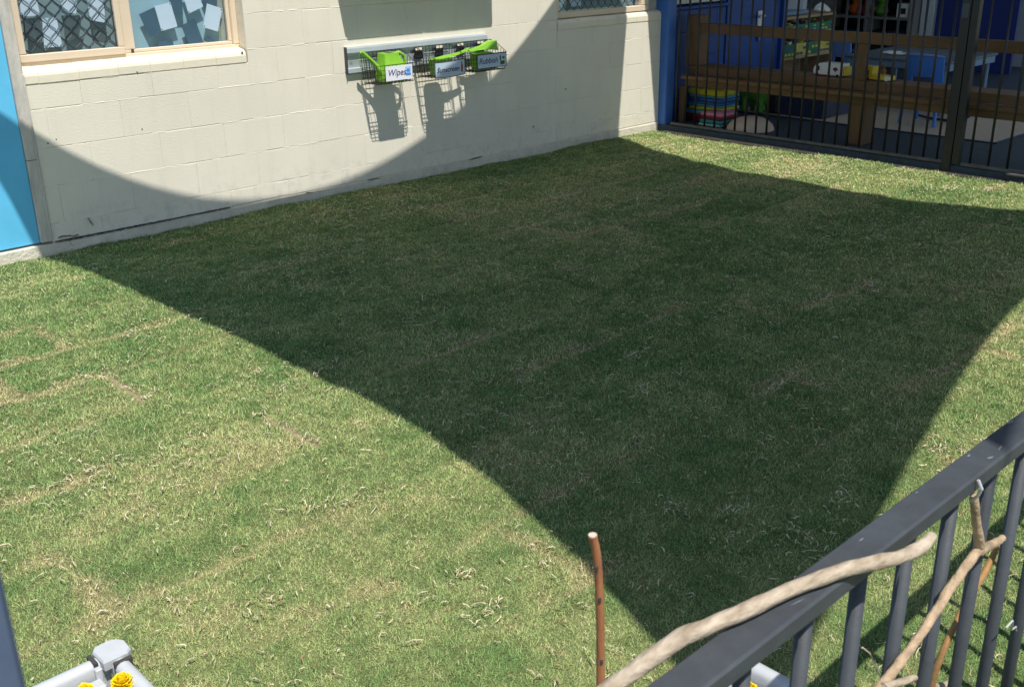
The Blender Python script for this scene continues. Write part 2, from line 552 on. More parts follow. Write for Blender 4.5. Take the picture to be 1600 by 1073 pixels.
def dryness(x, y):
    r = row_of(y)
    fy = ((ROW0 - y) / PITCH) % 1.0
    dy = np.minimum(fy, 1 - fy) * PITCH
    fx = ((x - OFF[r]) / ROLL) % 1.0
    dx = np.minimum(fx, 1 - fx) * ROLL
    wob = fbm(x, y, 9.0, 31, 2)
    d = np.minimum(dy, dx) + (wob - .5) * 0.09
    seam = np.exp(-np.clip(d, 0, 1) ** 2 / 0.026 ** 2) * np.clip(fbm(x, y, 2.4, 8, 3) * 4.4 - 2.0, 0, 1)
    tone = TONE[r, np.clip(col_of(x, r), 0, 11)]
    big = fbm(x, y, 1.1, 12, 3)
    mid = fbm(x, y, 5.5, 13, 3)
    fine = fbm(x, y, 22, 14, 2)
    v = 0.68 - 0.38 * tone + 0.7 * (big - .5) + 0.9 * (mid - .5) + 0.9 * (fine - .5)
    return np.clip(v, 0, 1), seam, tone, dx, dy

def lawn_colour(x, y):
    v, seam, tone, dx, dy = dryness(x, y)
    deep = np.array([0.135, 0.222, 0.072])
    pale = np.array([0.280, 0.330, 0.128])
    straw = np.array([0.500, 0.420, 0.225])
    c = deep + (pale - deep) * np.clip(v * 1.35, 0, 1)[:, None]
    s = np.clip((v - .76) * 1.2, 0, .6) + 0.55 * seam
    return c + (straw - c) * np.clip(s, 0, 1)[:, None], np.clip(s, 0, 1), v

def colour_attr(me, cols, dom='POINT'):
    a = me.color_attributes.new('tone', 'FLOAT_COLOR', dom)
    c4 = np.ones((len(cols), 4), np.float32)
    c4[:, :3] = cols
    a.data.foreach_set('color', c4.ravel())

lawn = tag(grid_mesh('l', LX0, LX1, LY0, LY1 + 0.06, -0.045).build('lawn', M['soil']), kind='structure')
def gap_at(x, y):
    """open joint between two rolls where bare sand shows"""
    return ((np.abs(x + 0.395) < 0.011 + 0.01 * (fbm(x, y, 40, 2, 2) - .5)) & (y < -2.60) & (y > -2.95)) | ((np.abs(x + 0.635) < 0.010) & (y < -1.88) & (y > -2.2))
for r in range(NROW):
    ya, yb = ROW0 - r * PITCH, ROW0 - (r + 1) * PITCH
    ya, yb = min(ya, LY1), max(yb, LY0)
    if ya - yb < 0.05:
        continue
    k0 = math.floor((LX0 - OFF[r]) / ROLL)
    for k in range(k0, k0 + 9):
        xa, xb = OFF[r] + k * ROLL, OFF[r] + (k + 1) * ROLL
        xa, xb = max(xa, LX0), min(xb, LX1)
        if xb - xa < 0.04:
            continue
        nx, ny = max(2, int((xb - xa) / 0.028)), max(2, int((ya - yb) / 0.028))
        gx, gy = np.meshgrid(np.linspace(xa, xb, nx + 1), np.linspace(yb, ya, ny + 1))
        X, Y = gx.ravel(), gy.ravel()
        Z = H(X, Y) - 0.006
        idx = np.arange((nx + 1) * (ny + 1)).reshape(ny + 1, nx + 1)
        F = np.stack([idx[:-1, :-1], idx[:-1, 1:], idx[1:, 1:], idx[1:, :-1]], -1).reshape(-1, 4)
        me = bpy.data.meshes.new('turf_roll')
        c0 = ((xa + xb) / 2, (ya + yb) / 2, 0)
        me.from_pydata(np.stack([X - c0[0], Y - c0[1], Z], 1).tolist(), [], F.tolist())
        cc, s, v = lawn_colour(X, Y)
        nz = fbm(X, Y, 60, 21, 2)
        cc = cc * (0.28 + 0.42 * nz)[:, None] + np.array([0.035, 0.030, 0.012])
        g = gap_at(X, Y)
        cc[g] = np.array([0.34, 0.26, 0.16])
        colour_attr(me, cc)
        o = link('turf_roll', me, M['turf'], lawn, True)
        o.location = c0

# grass blades (one mass)
def scatter(n, x0, x1, y0, y1):
    return x0 + rng.random(n) * (x1 - x0), y0 + rng.random(n) * (y1 - y0)
NB = 4200000
bx, by = scatter(NB, LX0, LX1 + .01, LY0, LY1)
dist = np.sqrt((bx - CAM.x) ** 2 + (by - CAM.y) ** 2 + CAM.z ** 2)
px = np.stack([bx - CAM.x, by - CAM.y, np.full(NB, -CAM.z)], 1)
dep = px @ np.array(fw)
sx = (px @ np.array(r2)) / np.maximum(dep, .05)
sy = (px @ np.array(u2)) / np.maximum(dep, .05)
inview = (dep > .1) & (np.abs(sx) < .53) & (np.abs(sy) < .37)
A = (LX1 - LX0) * (LY1 - LY0)
want = np.where(inview, np.clip(85000 * (2.3 / dist) ** 1.7, 14000, 85000), 3500)
keep = rng.random(NB) < want / (NB / A)
bx, by, dist = bx[keep], by[keep], dist[keep]
keep = ~(gap_at(bx, by) & (rng.random(len(bx)) < .9))
bx, by, dist = bx[keep], by[keep], dist[keep]
n = len(bx)
cc, s, v = lawn_colour(bx, by)
clump = fbm(bx, by, 45, 40, 2)
L = (0.006 + 0.009 * rng.random(n)) * (0.7 + 0.7 * clump) * np.clip(dist / 3.2, .9, 1.2)
L = np.where(rng.random(n) < .04, L * 2.1, L)
W = 0.0020 * np.clip(dist / 2.6, 0.9, 3.0) * (0.7 + .6 * rng.random(n))
az = rng.random(n) * 2 * PI
tilt = np.radians(28 + 56 * rng.random(n))
bz = H(bx, by) - 0.006
d = np.stack([np.cos(az) * np.sin(tilt), np.sin(az) * np.sin(tilt), np.cos(tilt)], 1)
perp = np.stack([-np.sin(az), np.cos(az), np.zeros(n)], 1)
base = np.stack([bx, by, bz], 1)
V = np.empty((n, 3, 3), np.float32)
V[:, 0] = base - perp * (W / 2)[:, None]
V[:, 1] = base + perp * (W / 2)[:, None]
V[:, 2] = base + d * L[:, None]
# each blade is green or dry, by the dryness of its spot
dryb = rng.random(n) < np.clip(0.02 + 0.40 * s + 0.06 * v, 0, .75)
jit = 0.70 + 0.65 * rng.random(n)
strawc = np.array([0.53, 0.43, 0.23]) * (0.7 + .5 * rng.random((n, 1)))
cc = np.where(dryb[:, None], strawc * 1.1, cc * 1.36)
cc = np.clip(cc * jit[:, None], 0, .8)
me = bpy.data.meshes.new('grass')
me.vertices.add(n * 3)
me.vertices.foreach_set('co', V.ravel())
me.loops.add(n * 3)
me.loops.foreach_set('vertex_index', np.arange(n * 3, dtype=np.int32))
me.polygons.add(n)
me.polygons.foreach_set('loop_start', np.arange(0, n * 3, 3, dtype=np.int32))
me.update()
colour_attr(me, np.repeat(cc, 3, 0))
tag(link('grass', me, M['grass']), 'short mown grass covering the whole turf lawn', 'grass', kind='stuff')

# dry runners and clippings lying on the turf (one mass)
rv, rf, rc = [], [], []
HX, HY = np.meshgrid(np.arange(LX0 - .2, LX1 + .3, .02), np.arange(LY0 - .2, LY1 + .2, .02), indexing='ij')
HG = H(HX.ravel(), HY.ravel()).reshape(HX.shape)
def hq(x, y):
    return float(HG[int((x - LX0 + .2) / .02), int((y - LY0 + .2) / .02)])
def runner(x, y, ln, w, col, head=None, lift=0.0):
    k = 6
    a = rng.random() * 2 * PI if head is None else head
    curv = rng.normal() * .8
    z0 = hq(x, y)
    pts = []
    arch = 0.001 + 0.010 * rng.random() * min(1, ln / .05) + lift
    for i in range(k + 1):
        t = i / k
        pts.append((x, y, z0 + 0.008 + arch * math.sin(PI * min(1, t * (0.7 + .5 * rng.random())))))
        a += curv / k + (rng.random() - .5) * .7
        x += math.cos(a) * ln / k
        y += math.sin(a) * ln / k
    n0 = len(rv)
    for i, p in enumerate(pts):
        q = pts[min(i + 1, k)]
        o_ = pts[max(i - 1, 0)]
        dx_, dy_ = q[0] - o_[0], q[1] - o_[1]
        m_ = math.hypot(dx_, dy_) + 1e-9
        ww = w * (0.35 + 0.65 * math.sin(PI * (0.12 + 0.76 * i / k))) / 2
        rv.append((p[0] - dy_ / m_ * ww, p[1] + dx_ / m_ * ww, p[2] + (rng.random() - .5) * .003))
        rv.append((p[0] + dy_ / m_ * ww, p[1] - dx_ / m_ * ww, p[2] + (rng.random() - .5) * .003))
        rc.append(col)
        rc.append(col)
    for i in range(k):
        rf.append((n0 + 2 * i, n0 + 2 * i + 1, n0 + 2 * i + 3, n0 + 2 * i + 2))
def straw_col():
    t = rng.random()
    c = np.array([0.68, 0.58, 0.39]) * (0.62 + .5 * rng.random())
    if t < .2:
        c = np.array([0.42, 0.28, 0.15]) * (0.7 + .5 * rng.random())
    return c
m_ = 46000
qx = LX0 + 1.2 + rng.random(m_) * (LX1 - LX0 - 1.25)
qy = LY0 + .3 + rng.random(m_) * (LY1 - LY0 - .34)
v_, s_, t_, dx_, dy_ = dryness(qx, qy)
cl_ = fbm(qx, qy, 2.4, 50, 3)
cf_ = fbm(qx, qy, 9.0, 55, 2)
p_ = 0.10 + 0.5 * s_ + 4.2 * np.clip(cl_ - .5, 0, 1) * np.clip(cf_ * 2.4 - .6, 0, 1.3) + 0.05 * v_
ok_ = rng.random(m_) < p_
qx, qy = qx[ok_], qy[ok_]
print('runners', len(qx))
for x, y in zip(qx.tolist(), qy.tolist()):
    t = rng.random()
    ln = (0.028 + .036 * rng.random()) if t < .14 else (0.009 + .021 * rng.random())
    dd = math.dist((x, y), (CAM.x, CAM.y))
    runner(x, y, ln, (0.0026 if t < .14 else 0.0026) * (0.6 + .7 * rng.random()) * max(1, dd / 4.0), straw_col())
# loose tangled clumps
CL = [(-0.40, -2.60), (-0.36, -2.72), (-0.41, -2.9), (-0.63, -2.05), (-0.62, -2.18), (-0.68, -1.9), (-0.98, -3.62), (-0.55, -3.85), (-0.62, -4.02), (-0.35, -3.98), (0.02, -2.42), (0.45, -3.05), (0.62, -2.95), (0.95, -3.2), (0.7, -3.45), (0.4, -3.7), (1.1, -3.0), (0.05, -3.6), (0.55, -2.5), (1.4, -2.7), (-1.15, -3.45), (-1.05, -3.62), (-0.62, -3.28), (-0.5, -3.33), (0.1, -4.05), (0.25, -4.15), (0.5, -4.35), (1.0, -4.42), (-0.25, -4.25), (4.5, -2.5), (4.6, -3.0), (4.62, -1.9), (4.75, -1.1), (4.8, -2.35), (4.55, -2.8), (1.2, -1.6), (2.3, -1.9), (1.6, -2.2), (0.6, -1.3), (2.0, -2.9), (2.4, -3.4), (3.0, -2.4)]
for (cx, cy) in CL:
    for i in range(int(8 + rng.random() * 16)):
        dd = math.dist((cx, cy), (CAM.x, CAM.y))
        runner(cx + rng.normal() * .035, cy + rng.normal() * .022, 0.008 + .026 * rng.random(), 0.0029 * max(1, dd / 4.0), straw_col(), lift=.003)
me = bpy.data.meshes.new('dry_clippings')
me.from_pydata(rv, [], rf)
colour_attr(me, np.array(rc))
tag(link('dry_grass_clippings', me, M['runner']), 'pale curly dry grass runners and clippings strewn over the lawn', 'dry grass', kind='stuff')
# ------------------------------------------------------------------ block wall
WX0, WX1, WTOP = -0.078, 5.03, 2.55
wall = empty('block_wall', (2.4, 0.0, 0), 'long cream painted concrete block wall behind the lawn', 'wall')
_bc = {}
def block_mesh(w, h):
    var = random.choice((0, 1, 2, 3))
    key = (round(w, 3), round(h, 3), var)
    if key in _bc:
        return _bc[key]
    cx, cz = min((.0002, .0004, .0007, .0010)[var], w / 5), min((.0012, .0020, .0027, .0034)[var], h / 5)
    g = .0001
    b = MB()
    def ring(ix, iz, y):
        a, c = w / 2 - ix, h / 2 - iz
        return [(-a, y, -c), (a, y, -c), (a, y, c), (-a, y, c)]
    R = ring(g + cx, .0008 + cz, 0) + ring(g, .0008, (.0012, .0018, .0024, .0028)[var]) + ring(g, .0008, .09)
    f = [(0, 1, 2, 3)]
    for k in (0, 4):
        for j in range(4):
            f.append((k + j, k + (j + 1) % 4, k + 4 + (j + 1) % 4, k + 4 + j))
    b.raw(R, f)
    me = b.mesh(name='block')
    me.materials.append(M['wall'])
    _bc[key] = me
    return me
def place_block(xa, xb, za, zb):
    if xb - xa < .012:
        return
    o = bpy.data.objects.new('block', block_mesh(xb - xa, zb - za))
    o.parent = wall
    o.location = ((xa + xb) / 2 - 2.4, random.uniform(-.0006, .0006), (za + zb) / 2)
    o.rotation_euler = (random.uniform(-.0025, .0025), 0, random.uniform(-.0012, .0012))
    COL.objects.link(o)
W1, W2 = (-0.078, 1.205), (3.81, 5.03)
def course(za, zb, shift, spans):
    for (a, c) in spans:
        k = math.floor((a - shift) / .4)
        x = shift + k * .4
        while x < c - 1e-6:
            place_block(max(x, a), min(x + .4, c), za, zb)
            x += .4
full = [(WX0, WX1)]
mid = [(W1[1], W2[0])]
course(.055, .15, .2, full)
course(.15, .35, 0, full)
course(.35, .55, .2, full)
course(.55, .75, 0, full)
course(.75, .875, .2, [W1, W2])
course(.75, .95, .2, mid)
z, sh = .95, 0
while z < 2.1:
    course(z, z + .2, sh, mid)
    z += .2
    sh = .2 - sh
course(2.15, 2.35, 0, full)
course(2.35, 2.55, .2, full)
mb = MB()
mb.box(WX0, WX1, .0036, .2, -.1, .87)
mb.box(W1[1], W2[0], .0036, .2, .87, 2.15)
mb.box(WX0, WX1, .0036, .2, 2.15, 2.55)
mb.build('mortar_bed', M['mortar'], wall)
# lumpy mortar smears left proud along the bed joints under the paint
def smear(z, x0, x1, seed):
    b = MB()
    n_ = int((x1 - x0) / .012)
    xs = np.linspace(x0, x1, n_ + 1)
    a_ = fbm(xs, xs * 0 + seed, 9, 80 + seed, 3)
    c_ = fbm(xs, xs * 0 + seed, 55, 90 + seed, 2)
    d_ = fbm(xs, xs * 0 + seed, 28, 95 + seed, 2)
    pr = np.clip((a_ - .50) * .011 + (c_ - .5) * .0020, -.003, .0018)
    hh = .0026 + .0045 * d_
    zc = z + .0035 * (d_ - .5)
    for i in range(n_):
        if max(pr[i], pr[i + 1]) < .0001:
            continue
        lo = [(xs[k], .0018, zc[k] - hh[k]) for k in (i, i + 1)]
        md_ = [(xs[k], -max(pr[k], -.001), zc[k] - .1 * hh[k]) for k in (i, i + 1)]
        hi = [(xs[k], .0018, zc[k] + hh[k]) for k in (i, i + 1)]
        b.raw(lo + md_ + hi, [(0, 1, 3, 2), (2, 3, 5, 4)])
    b.build('mortar_joint', M['wall'], wall)
for i, (z, x0, x1) in enumerate(((.15, WX0, WX1), (.35, WX0, WX1), (.55, WX0, WX1), (.75, WX0, WX1), (.95, W1[1], W2[0]), (1.15, W1[1], W2[0]), (.8755, WX0 + .01, W1[1] - .01))):
    smear(z, x0, x1, i)
# plinth strip, with the top edge worn and uneven
b = MB()
nx = 130
pts = []
for i in range(nx + 1):
    x = -3.0 + i * (5.03 + 3.0) / nx
    w = float(fbm(np.array([x]), np.array([.3]), 6, 61, 3)[0])
    pts.append((x, .049 + .008 * (w - .5), -.010 + .008 * (float(fbm(np.array([x]), np.array([.9]), 5, 62, 3)[0]) - .5)))
for (x, zt, yf), (x2, zt2, yf2) in zip(pts[:-1], pts[1:]):
    b.face((x, yf, -.12), (x2, yf2, -.12), (x2, yf2, zt - .004), (x, yf, zt - .004))
    b.face((x, yf, zt - .004), (x2, yf2, zt2 - .004), (x2, yf2 + .006, zt2), (x, yf + .006, zt))
    b.face((x, yf + .006, zt), (x2, yf2 + .006, zt2), (x2, .06, zt2), (x, .06, zt))
b.build('plinth', M['plinth'], wall, smooth=True)
# open crack between plinth and first course, and chips near the corner
def ribbon_crack(pts, w):
    b = MB()
    for (p, q), (a, c) in zip(zip(pts[:-1], pts[1:]), zip(w[:-1], w[1:])):
        b.face((p[0], -.0135, p[1] - a), (q[0], -.0135, q[1] - c), (q[0], -.0135, q[1] + c), (p[0], -.0135, p[1] + a))
        b.face((p[0], -.0135, p[1] + a), (q[0], -.0135, q[1] + c), (q[0], .002, q[1] + c), (p[0], .002, p[1] + a))
        b.face((p[0], -.0135, p[1] - a), (q[0], -.0135, q[1] - c), (q[0], .002, q[1] - c), (p[0], .002, p[1] - a))
    return b
def crack(x0, z0, x1, z1, n, wmax, jit):
    P, Wd = [], []
    for i in range(n + 1):
        t = i / n
        P.append((x0 + (x1 - x0) * t, z0 + (z1 - z0) * t + random.uniform(-jit, jit)))
        Wd.append(max(.0004, wmax * random.uniform(.15, 1) * math.sin(PI * (.04 + .92 * t)) ** .4))
    return ribbon_crack(P, Wd)
for a in ((-.07, .056, .60, .053, 60, .0042, .0016), (.60, .053, .98, .055, 26, .0016, .0016), (.0, .052, .02, .012, 8, .0015, .002), (.29, .05, .30, .01, 8, .0012, .002), (-.05, .078, .06, .068, 10, .0015, .004), (.125, .15, .146, .106, 8, .0028, .001), (2.9, .052, 3.02, .056, 9, .0016, .002), (2.0, .052, 2.1, .05, 9, .0012, .003), (1.52, .048, 1.57, .046, 6, .0015, .002)):
    crack(*a).build('crack', M['crack'], wall)
for (x, zz, r) in ((-.016, .575, .004), (.03, .589, .003), (.504, .58, .0035), (.52, .886, .004), (2.86, .49, .004), (3.9, .44, .006), (3.55, .20, .006), (1.17, .935, .006), (4.3, .16, .004)):
    b = MB()
    yy = -.003 if .87 < zz < .95 else 0
    b.box(x - r, x + r, yy - .0022, yy + .002, zz - r, zz + r, r * .45)
    b.build('nail_hole', M['crack'], wall)

# ------------------------------------------------------------------ blue panel and trim left of the wall
pn = empty('blue_wall_cladding', (-.9, .012, 0), 'flat sky blue painted panel at the left end of the block wall', 'panel')
MB().box(-1.55, -.141, .012, .05, .062, 2.5, .002).build('board', M['bluepanel'], pn)
MB().box(-2.98, -1.556, .012, .05, .062, 2.5, .002).build('board', M['bluepanel'], pn)
MB().box(-2.98, -.14, .05, .2, .05, 2.5).build('backing', M['mortar'], pn)
tr = empty('corner_trim', (-.11, 0, .05), 'weathered grey vertical trim strip between blue panel and cream wall', 'trim')
MB().box(-.1395, -.0795, -.006, .06, .062, .4985, .003).build('board', M['trim'], tr)
MB().box(-.1395, -.0795, -.0045, .06, .501, 2.5, .003).build('board', M['trim'], tr)
MB().box(-.088, -.0786, -.0105, .02, .064, .93, .002).build('edge_bead', M['trim'], tr)

# ------------------------------------------------------------------ windows
def sill_profile():
    return [(.115, .8765), (.115, .968), (.030, .951), (.018, .948), (.008, .941), (.001, .931), (-.003, .918), (-.003, .881), (-.001, .877)]
def sill(parent, xs):
    for a, c in zip(xs[:-1], xs[1:]):
        b = MB()
        dz = random.uniform(-.0012, .0012)
        b.prism([(y + random.uniform(-.0003, .0003), z + dz) for y, z in sill_profile()], 0, a + .0013, c - .0013)
        b.build('sill_tile', M['sill'], parent)
    b = MB()
    b.prism([(y + .003, z - .003) for y, z in sill_profile()], 0, xs[0] + .004, xs[-1] - .004)
    b.build('sill_grout', M['mortar'], parent)

def grille(parent, x0, x1, z0, z1, y, dw=.078, dh=.086):
    """pressed diamond security mesh: zigzag strands that touch at the nodes"""
    n = int((x1 - x0) / (dw / 2)) + 2
    for k in range(n):
        xc = x0 + k * dw / 2
        pts = []
        j = 0
        zz = z0
        while zz < z1:
            side = 1 if (j + k) % 2 == 0 else -1
            # strand stays near its node, then swings over
            for (t, f_) in ((0.0, 1.0), (.22, .80), (.5, 0), (.78, -.80)):
                px_ = xc + side * f_ * dw / 4 * .9
                pz = zz + t * dh / 2
                if x0 <= px_ <= x1 and pz <= z1:
                    pts.append((px_, y + .002 * (j % 2), pz))
                elif len(pts) > 1:
                    b = MB(); b.tube(pts, .0026, 5); b.build('strand', M['grille'], parent); pts = []
                else:
                    pts = []
            j += 1
            zz += dh / 2
        if len(pts) > 1:
            b = MB(); b.tube(pts, .0026, 5); b.build('strand', M['grille'], parent)

win = empty('window', (.56, .09, .95), 'cream framed window with diamond security mesh beside the blue panel', 'window')
sill(win, [-.086, -.007, .204, .417, .599, .797, 1.0, 1.196])
def frame_bar(parent, x0, x1, y0, y1, z0, z1, c=.003, name='frame'):
    return MB().box(x0, x1, y0, y1, z0, z1, c).build(name, M['frame'], parent)
frame_bar(win, -.0775, 1.2045, .078, .14, .958, .978)           # outer frame
frame_bar(win, -.0775, -.056, .077, .14, .979, 2.13)
frame_bar(win, 1.172, 1.2045, .077, .14, .979, 2.13)
frame_bar(win, -.0775, 1.2045, .078, .14, 2.131, 2.15)
frame_bar(win, -.055, .505, .066, .092, .979, 1.018, .004, 'sash')    # sliding sash in front
frame_bar(win, -.055, -.020, .067, .0915, 1.0185, 2.10, .004, 'sash')
frame_bar(win, .472, .505, .067, .0915, 1.0185, 2.10, .004, 'sash')
frame_bar(win, .508, 1.171, .096, .122, .979, .997, .003, 'sash')     # fixed sash behind
frame_bar(win, .508, .575, .0955, .1215, .9975, 2.12, .003, 'sash')
frame_bar(win, 1.150, 1.171, .0955, .1215, .9975, 2.12, .003, 'sash')
MB().box(.548, .560, .085, .0958, .972, .998, .001).build('drain_slot', M['crack'], win)
MB().box(-.02, .472, .084, .0865, 1.018, 2.10).build('pane', M['glass'], win)
MB().box(.575, 1.150, .107, .110, .997, 2.12).build('pane', M['glass'], win)
grille(win, -.018, .47, 1.02, 1.75, .0755)
MB().box(-.055, .53, .165, .175, .98, 2.12).build('blind', M['blind_dark'], win)
MB().box(.535, 1.118, .150, .160, .98, 2.12).build('blind', M['blind'], win)
MB().box(1.13, 1.168, .140, .150, .98, 2.12, .004).build('blind_edge', M['trim'], win)
b = MB()
b.box(.705, .735, .045, .062, .953, .964, .003); b.box(.728, .765, .050, .06, .953, .960, .003)
b.build('leaf_scrap', M['sill'], win)

def sheet(name, quad, y, m, label, group):
    b = MB()
    q = [(p[0], p[1]) for p in quad]
    v = [(x, y, z) for x, z in q] + [(x, y + .0009, z) for x, z in q]
    b.raw(v, [(0, 1, 2, 3), (7, 6, 5, 4), (0, 4, 5, 1), (1, 5, 6, 2), (2, 6, 7, 3), (3, 7, 4, 0)])
    c = (sum(p[0] for p in q) / 4, y, sum(p[1] for p in q) / 4)
    o = b.build(name, m, None, origin=c)
    tag(o, label, 'paper', group)
    if m is M['paper']:
        for (p, r_) in ((q[1], .12), (q[3], .12)):
            x_, z_ = p[0] + (c[0] - p[0]) * r_, p[1] + (c[2] - p[1]) * r_
            MB().box(x_ - .003, x_ + .003, y - .0008, y - .0002, z_ - .003, z_ + .003).build('tack', M['crack'], o)
    return o
SH = [  # white paper sheets, and flat quads in dark slate and grey
 ('paper_sheet', [(.725, 1.213), (.822, 1.228), (.846, 1.097), (.747, 1.079)], .112, 'paper', 'leftmost white sheet stuck inside the clear right window pane', 'white sheets in the window'),
 ('paper_sheet', [(.895, 1.30), (.992, 1.285), (1.018, 1.194), (.922, 1.161)], .112, 'paper', 'middle white sheet high in the clear window pane, cut by the picture top', 'white sheets in the window'),
 ('paper_sheet', [(1.044, 1.21), (1.137, 1.177), (1.093, 1.052), (1.003, 1.083)], .112, 'paper', 'rightmost white sheet in the clear window pane beside the jamb', 'white sheets in the window'),
 ('dark_patch', [(.63, 1.175), (.724, 1.207), (.762, 1.076), (.675, 1.05)], .1145, 'darkpatch', 'dark slate patch overlapped by the leftmost white sheet', 'dark patches in the window'),
 ('dark_patch', [(.87, 1.099), (.958, 1.135), (.996, .998), (.903, .995)], .1145, 'darkpatch', 'dark slate patch low in the middle of the clear window pane', 'dark patches in the window'),
 ('dark_patch', [(.806, 1.277), (.897, 1.266), (.89, 1.16), (.84, 1.159)], .1145, 'darkpatch', 'dark slate patch between the leftmost and middle white sheets', 'dark patches in the window'),
 ('dark_patch', [(.716, 1.02), (.806, 1.034), (.812, .985), (.719, .98)], .1145, 'darkpatch', 'dark patch cut off by the bottom frame below the leftmost white sheet', 'dark patches in the window'),
 ('dark_patch', [(1.028, 1.028), (1.077, .998), (1.05, .985), (1.016, .99)], .1145, 'darkpatch', 'small dark patch at the bottom under the rightmost white sheet', 'dark patches in the window'),
 ('dark_patch', [(1.00, 1.30), (1.12, 1.29), (1.105, 1.185), (1.03, 1.215)], .1145, 'darkpatch', 'dark slate patch above the rightmost white sheet by the jamb', 'dark patches in the window'),
 ('paper_sheet', [(.008, 1.295), (.092, 1.297), (.098, 1.203), (.001, 1.2)], .112, 'paper', 'white sheet behind the diamond mesh nearest the blue panel', 'white sheets behind the mesh'),
 ('paper_sheet', [(.105, 1.187), (.178, 1.186), (.186, 1.04), (.09, 1.041)], .112, 'paper', 'lowest white sheet behind the diamond mesh', 'white sheets behind the mesh'),
 ('paper_sheet', [(.207, 1.298), (.307, 1.293), (.284, 1.198), (.217, 1.218)], .112, 'paper', 'white sheet behind the mesh at the middle of its top', 'white sheets behind the mesh'),
 ('paper_sheet', [(.353, 1.285), (.444, 1.287), (.435, 1.143), (.354, 1.162)], .112, 'paper', 'white sheet behind the diamond mesh nearest the mullion', 'white sheets behind the mesh'),
 ('grey_patch', [(.216, 1.193), (.312, 1.177), (.283, 1.088), (.201, 1.049)], .1145, 'greypatch', 'dark grey patch behind the mesh right of the lowest white sheet', 'grey patches behind the mesh'),
 ('grey_patch', [(.364, 1.115), (.439, 1.097), (.415, 1.039), (.354, 1.057)], .1145, 'greypatch', 'small dark grey patch low behind the mesh near the mullion', 'grey patches behind the mesh'),
 ('grey_patch', [(.014, 1.186), (.101, 1.165), (.083, 1.058), (.009, 1.102)], .1145, 'greypatch', 'dark grey patch behind the mesh left of the lowest white sheet', 'grey patches behind the mesh'),
]
for nm, q, y, m, lab, g in SH:
    sheet(nm, q, y, M[m], lab, g)

win2 = empty('window', (4.42, .03, .95), 'cream framed window with diamond mesh near the blue corner post', 'window')
sill(win2, [3.812, 4.03, 4.26, 4.49, 4.72, 5.028])
frame_bar(win2, 3.8105, 4.89, .02, .09, .958, 1.0, .004)
frame_bar(win2, 3.8105, 3.85, .0205, .09, 1.001, 2.13)
frame_bar(win2, 4.80, 4.89, .0205, .09, 1.001, 2.13, .005)
MB().box(4.891, 5.028, .06, .12, .958, 2.13).build('reveal_board', M['trim'], win2)
MB().box(3.85, 4.80, .052, .055, 1.0, 2.13).build('pane', M['glass'], win2)
grille(win2, 3.855, 4.797, 1.003, 1.45, .0385)
MB().box(3.84, 4.81, .12, .13, 1.0, 2.13).build('blind', M['blind_dark'], win2)
sheet('paper_sheet', [(4.02, 1.2), (4.14, 1.2), (4.14, 1.03), (4.02, 1.03)], .07, M['paper'], 'pale sheet behind the mesh of the far window', 'sheets in the far window')

# unseen cabinet added above so that its shadow falls over the baskets' rail
cb = empty('shadow_cabinet', (2.5, 0, 1.36), 'pale box cabinet added above the basket rail to cast its shadow', 'cabinet')
MB().box(1.84, 3.09, -.195, -.003, 1.36, 2.0, .004).build('case', M['card'], cb)
MB().box(1.85, 2.463, -.209, -.1955, 1.37, 1.99, .003).build('door', M['card'], cb)
MB().box(2.467, 3.08, -.209, -.1955, 1.37, 1.99, .003).build('door', M['card'], cb)

# ------------------------------------------------------------------ rail with wire baskets
rl = empty('wall_rail', (2.48, -.02, .74), 'silver aluminium wall rail carrying three black wire baskets', 'rail')
prof = [(-.0005, .745), (-.022, .742), (-.026, .750), (-.024, .775), (-.010, .780), (-.010, .845), (-.022, .852), (-.030, .872), (-.028, .898), (-.016, .908), (-.0005, .908)]
MB().prism(prof, 0, 1.888, 3.078).build('extrusion', M['alu'], rl)
MB().box(1.8845, 1.8875, -.03, -.0005, .742, .909).build('end_plate', M['steel'], rl)
for x in (1.925,):
    MB().box(x - .01, x + .01, -.0135, -.0105, .806, .826, .001).build('screw', M['steelpost'], rl)
for x0 in (2.42, 2.60, 2.785, 2.972):
    h = MB().box(x0, x0 + .07, -.0330, -.0285, .79, .85, .001).build('hook', M['black'], rl)
    MB().box(x0 + .006, x0 + .064, -.0360, -.0335, .846, .868, .001).build('hook_tab', M['sill'], h)

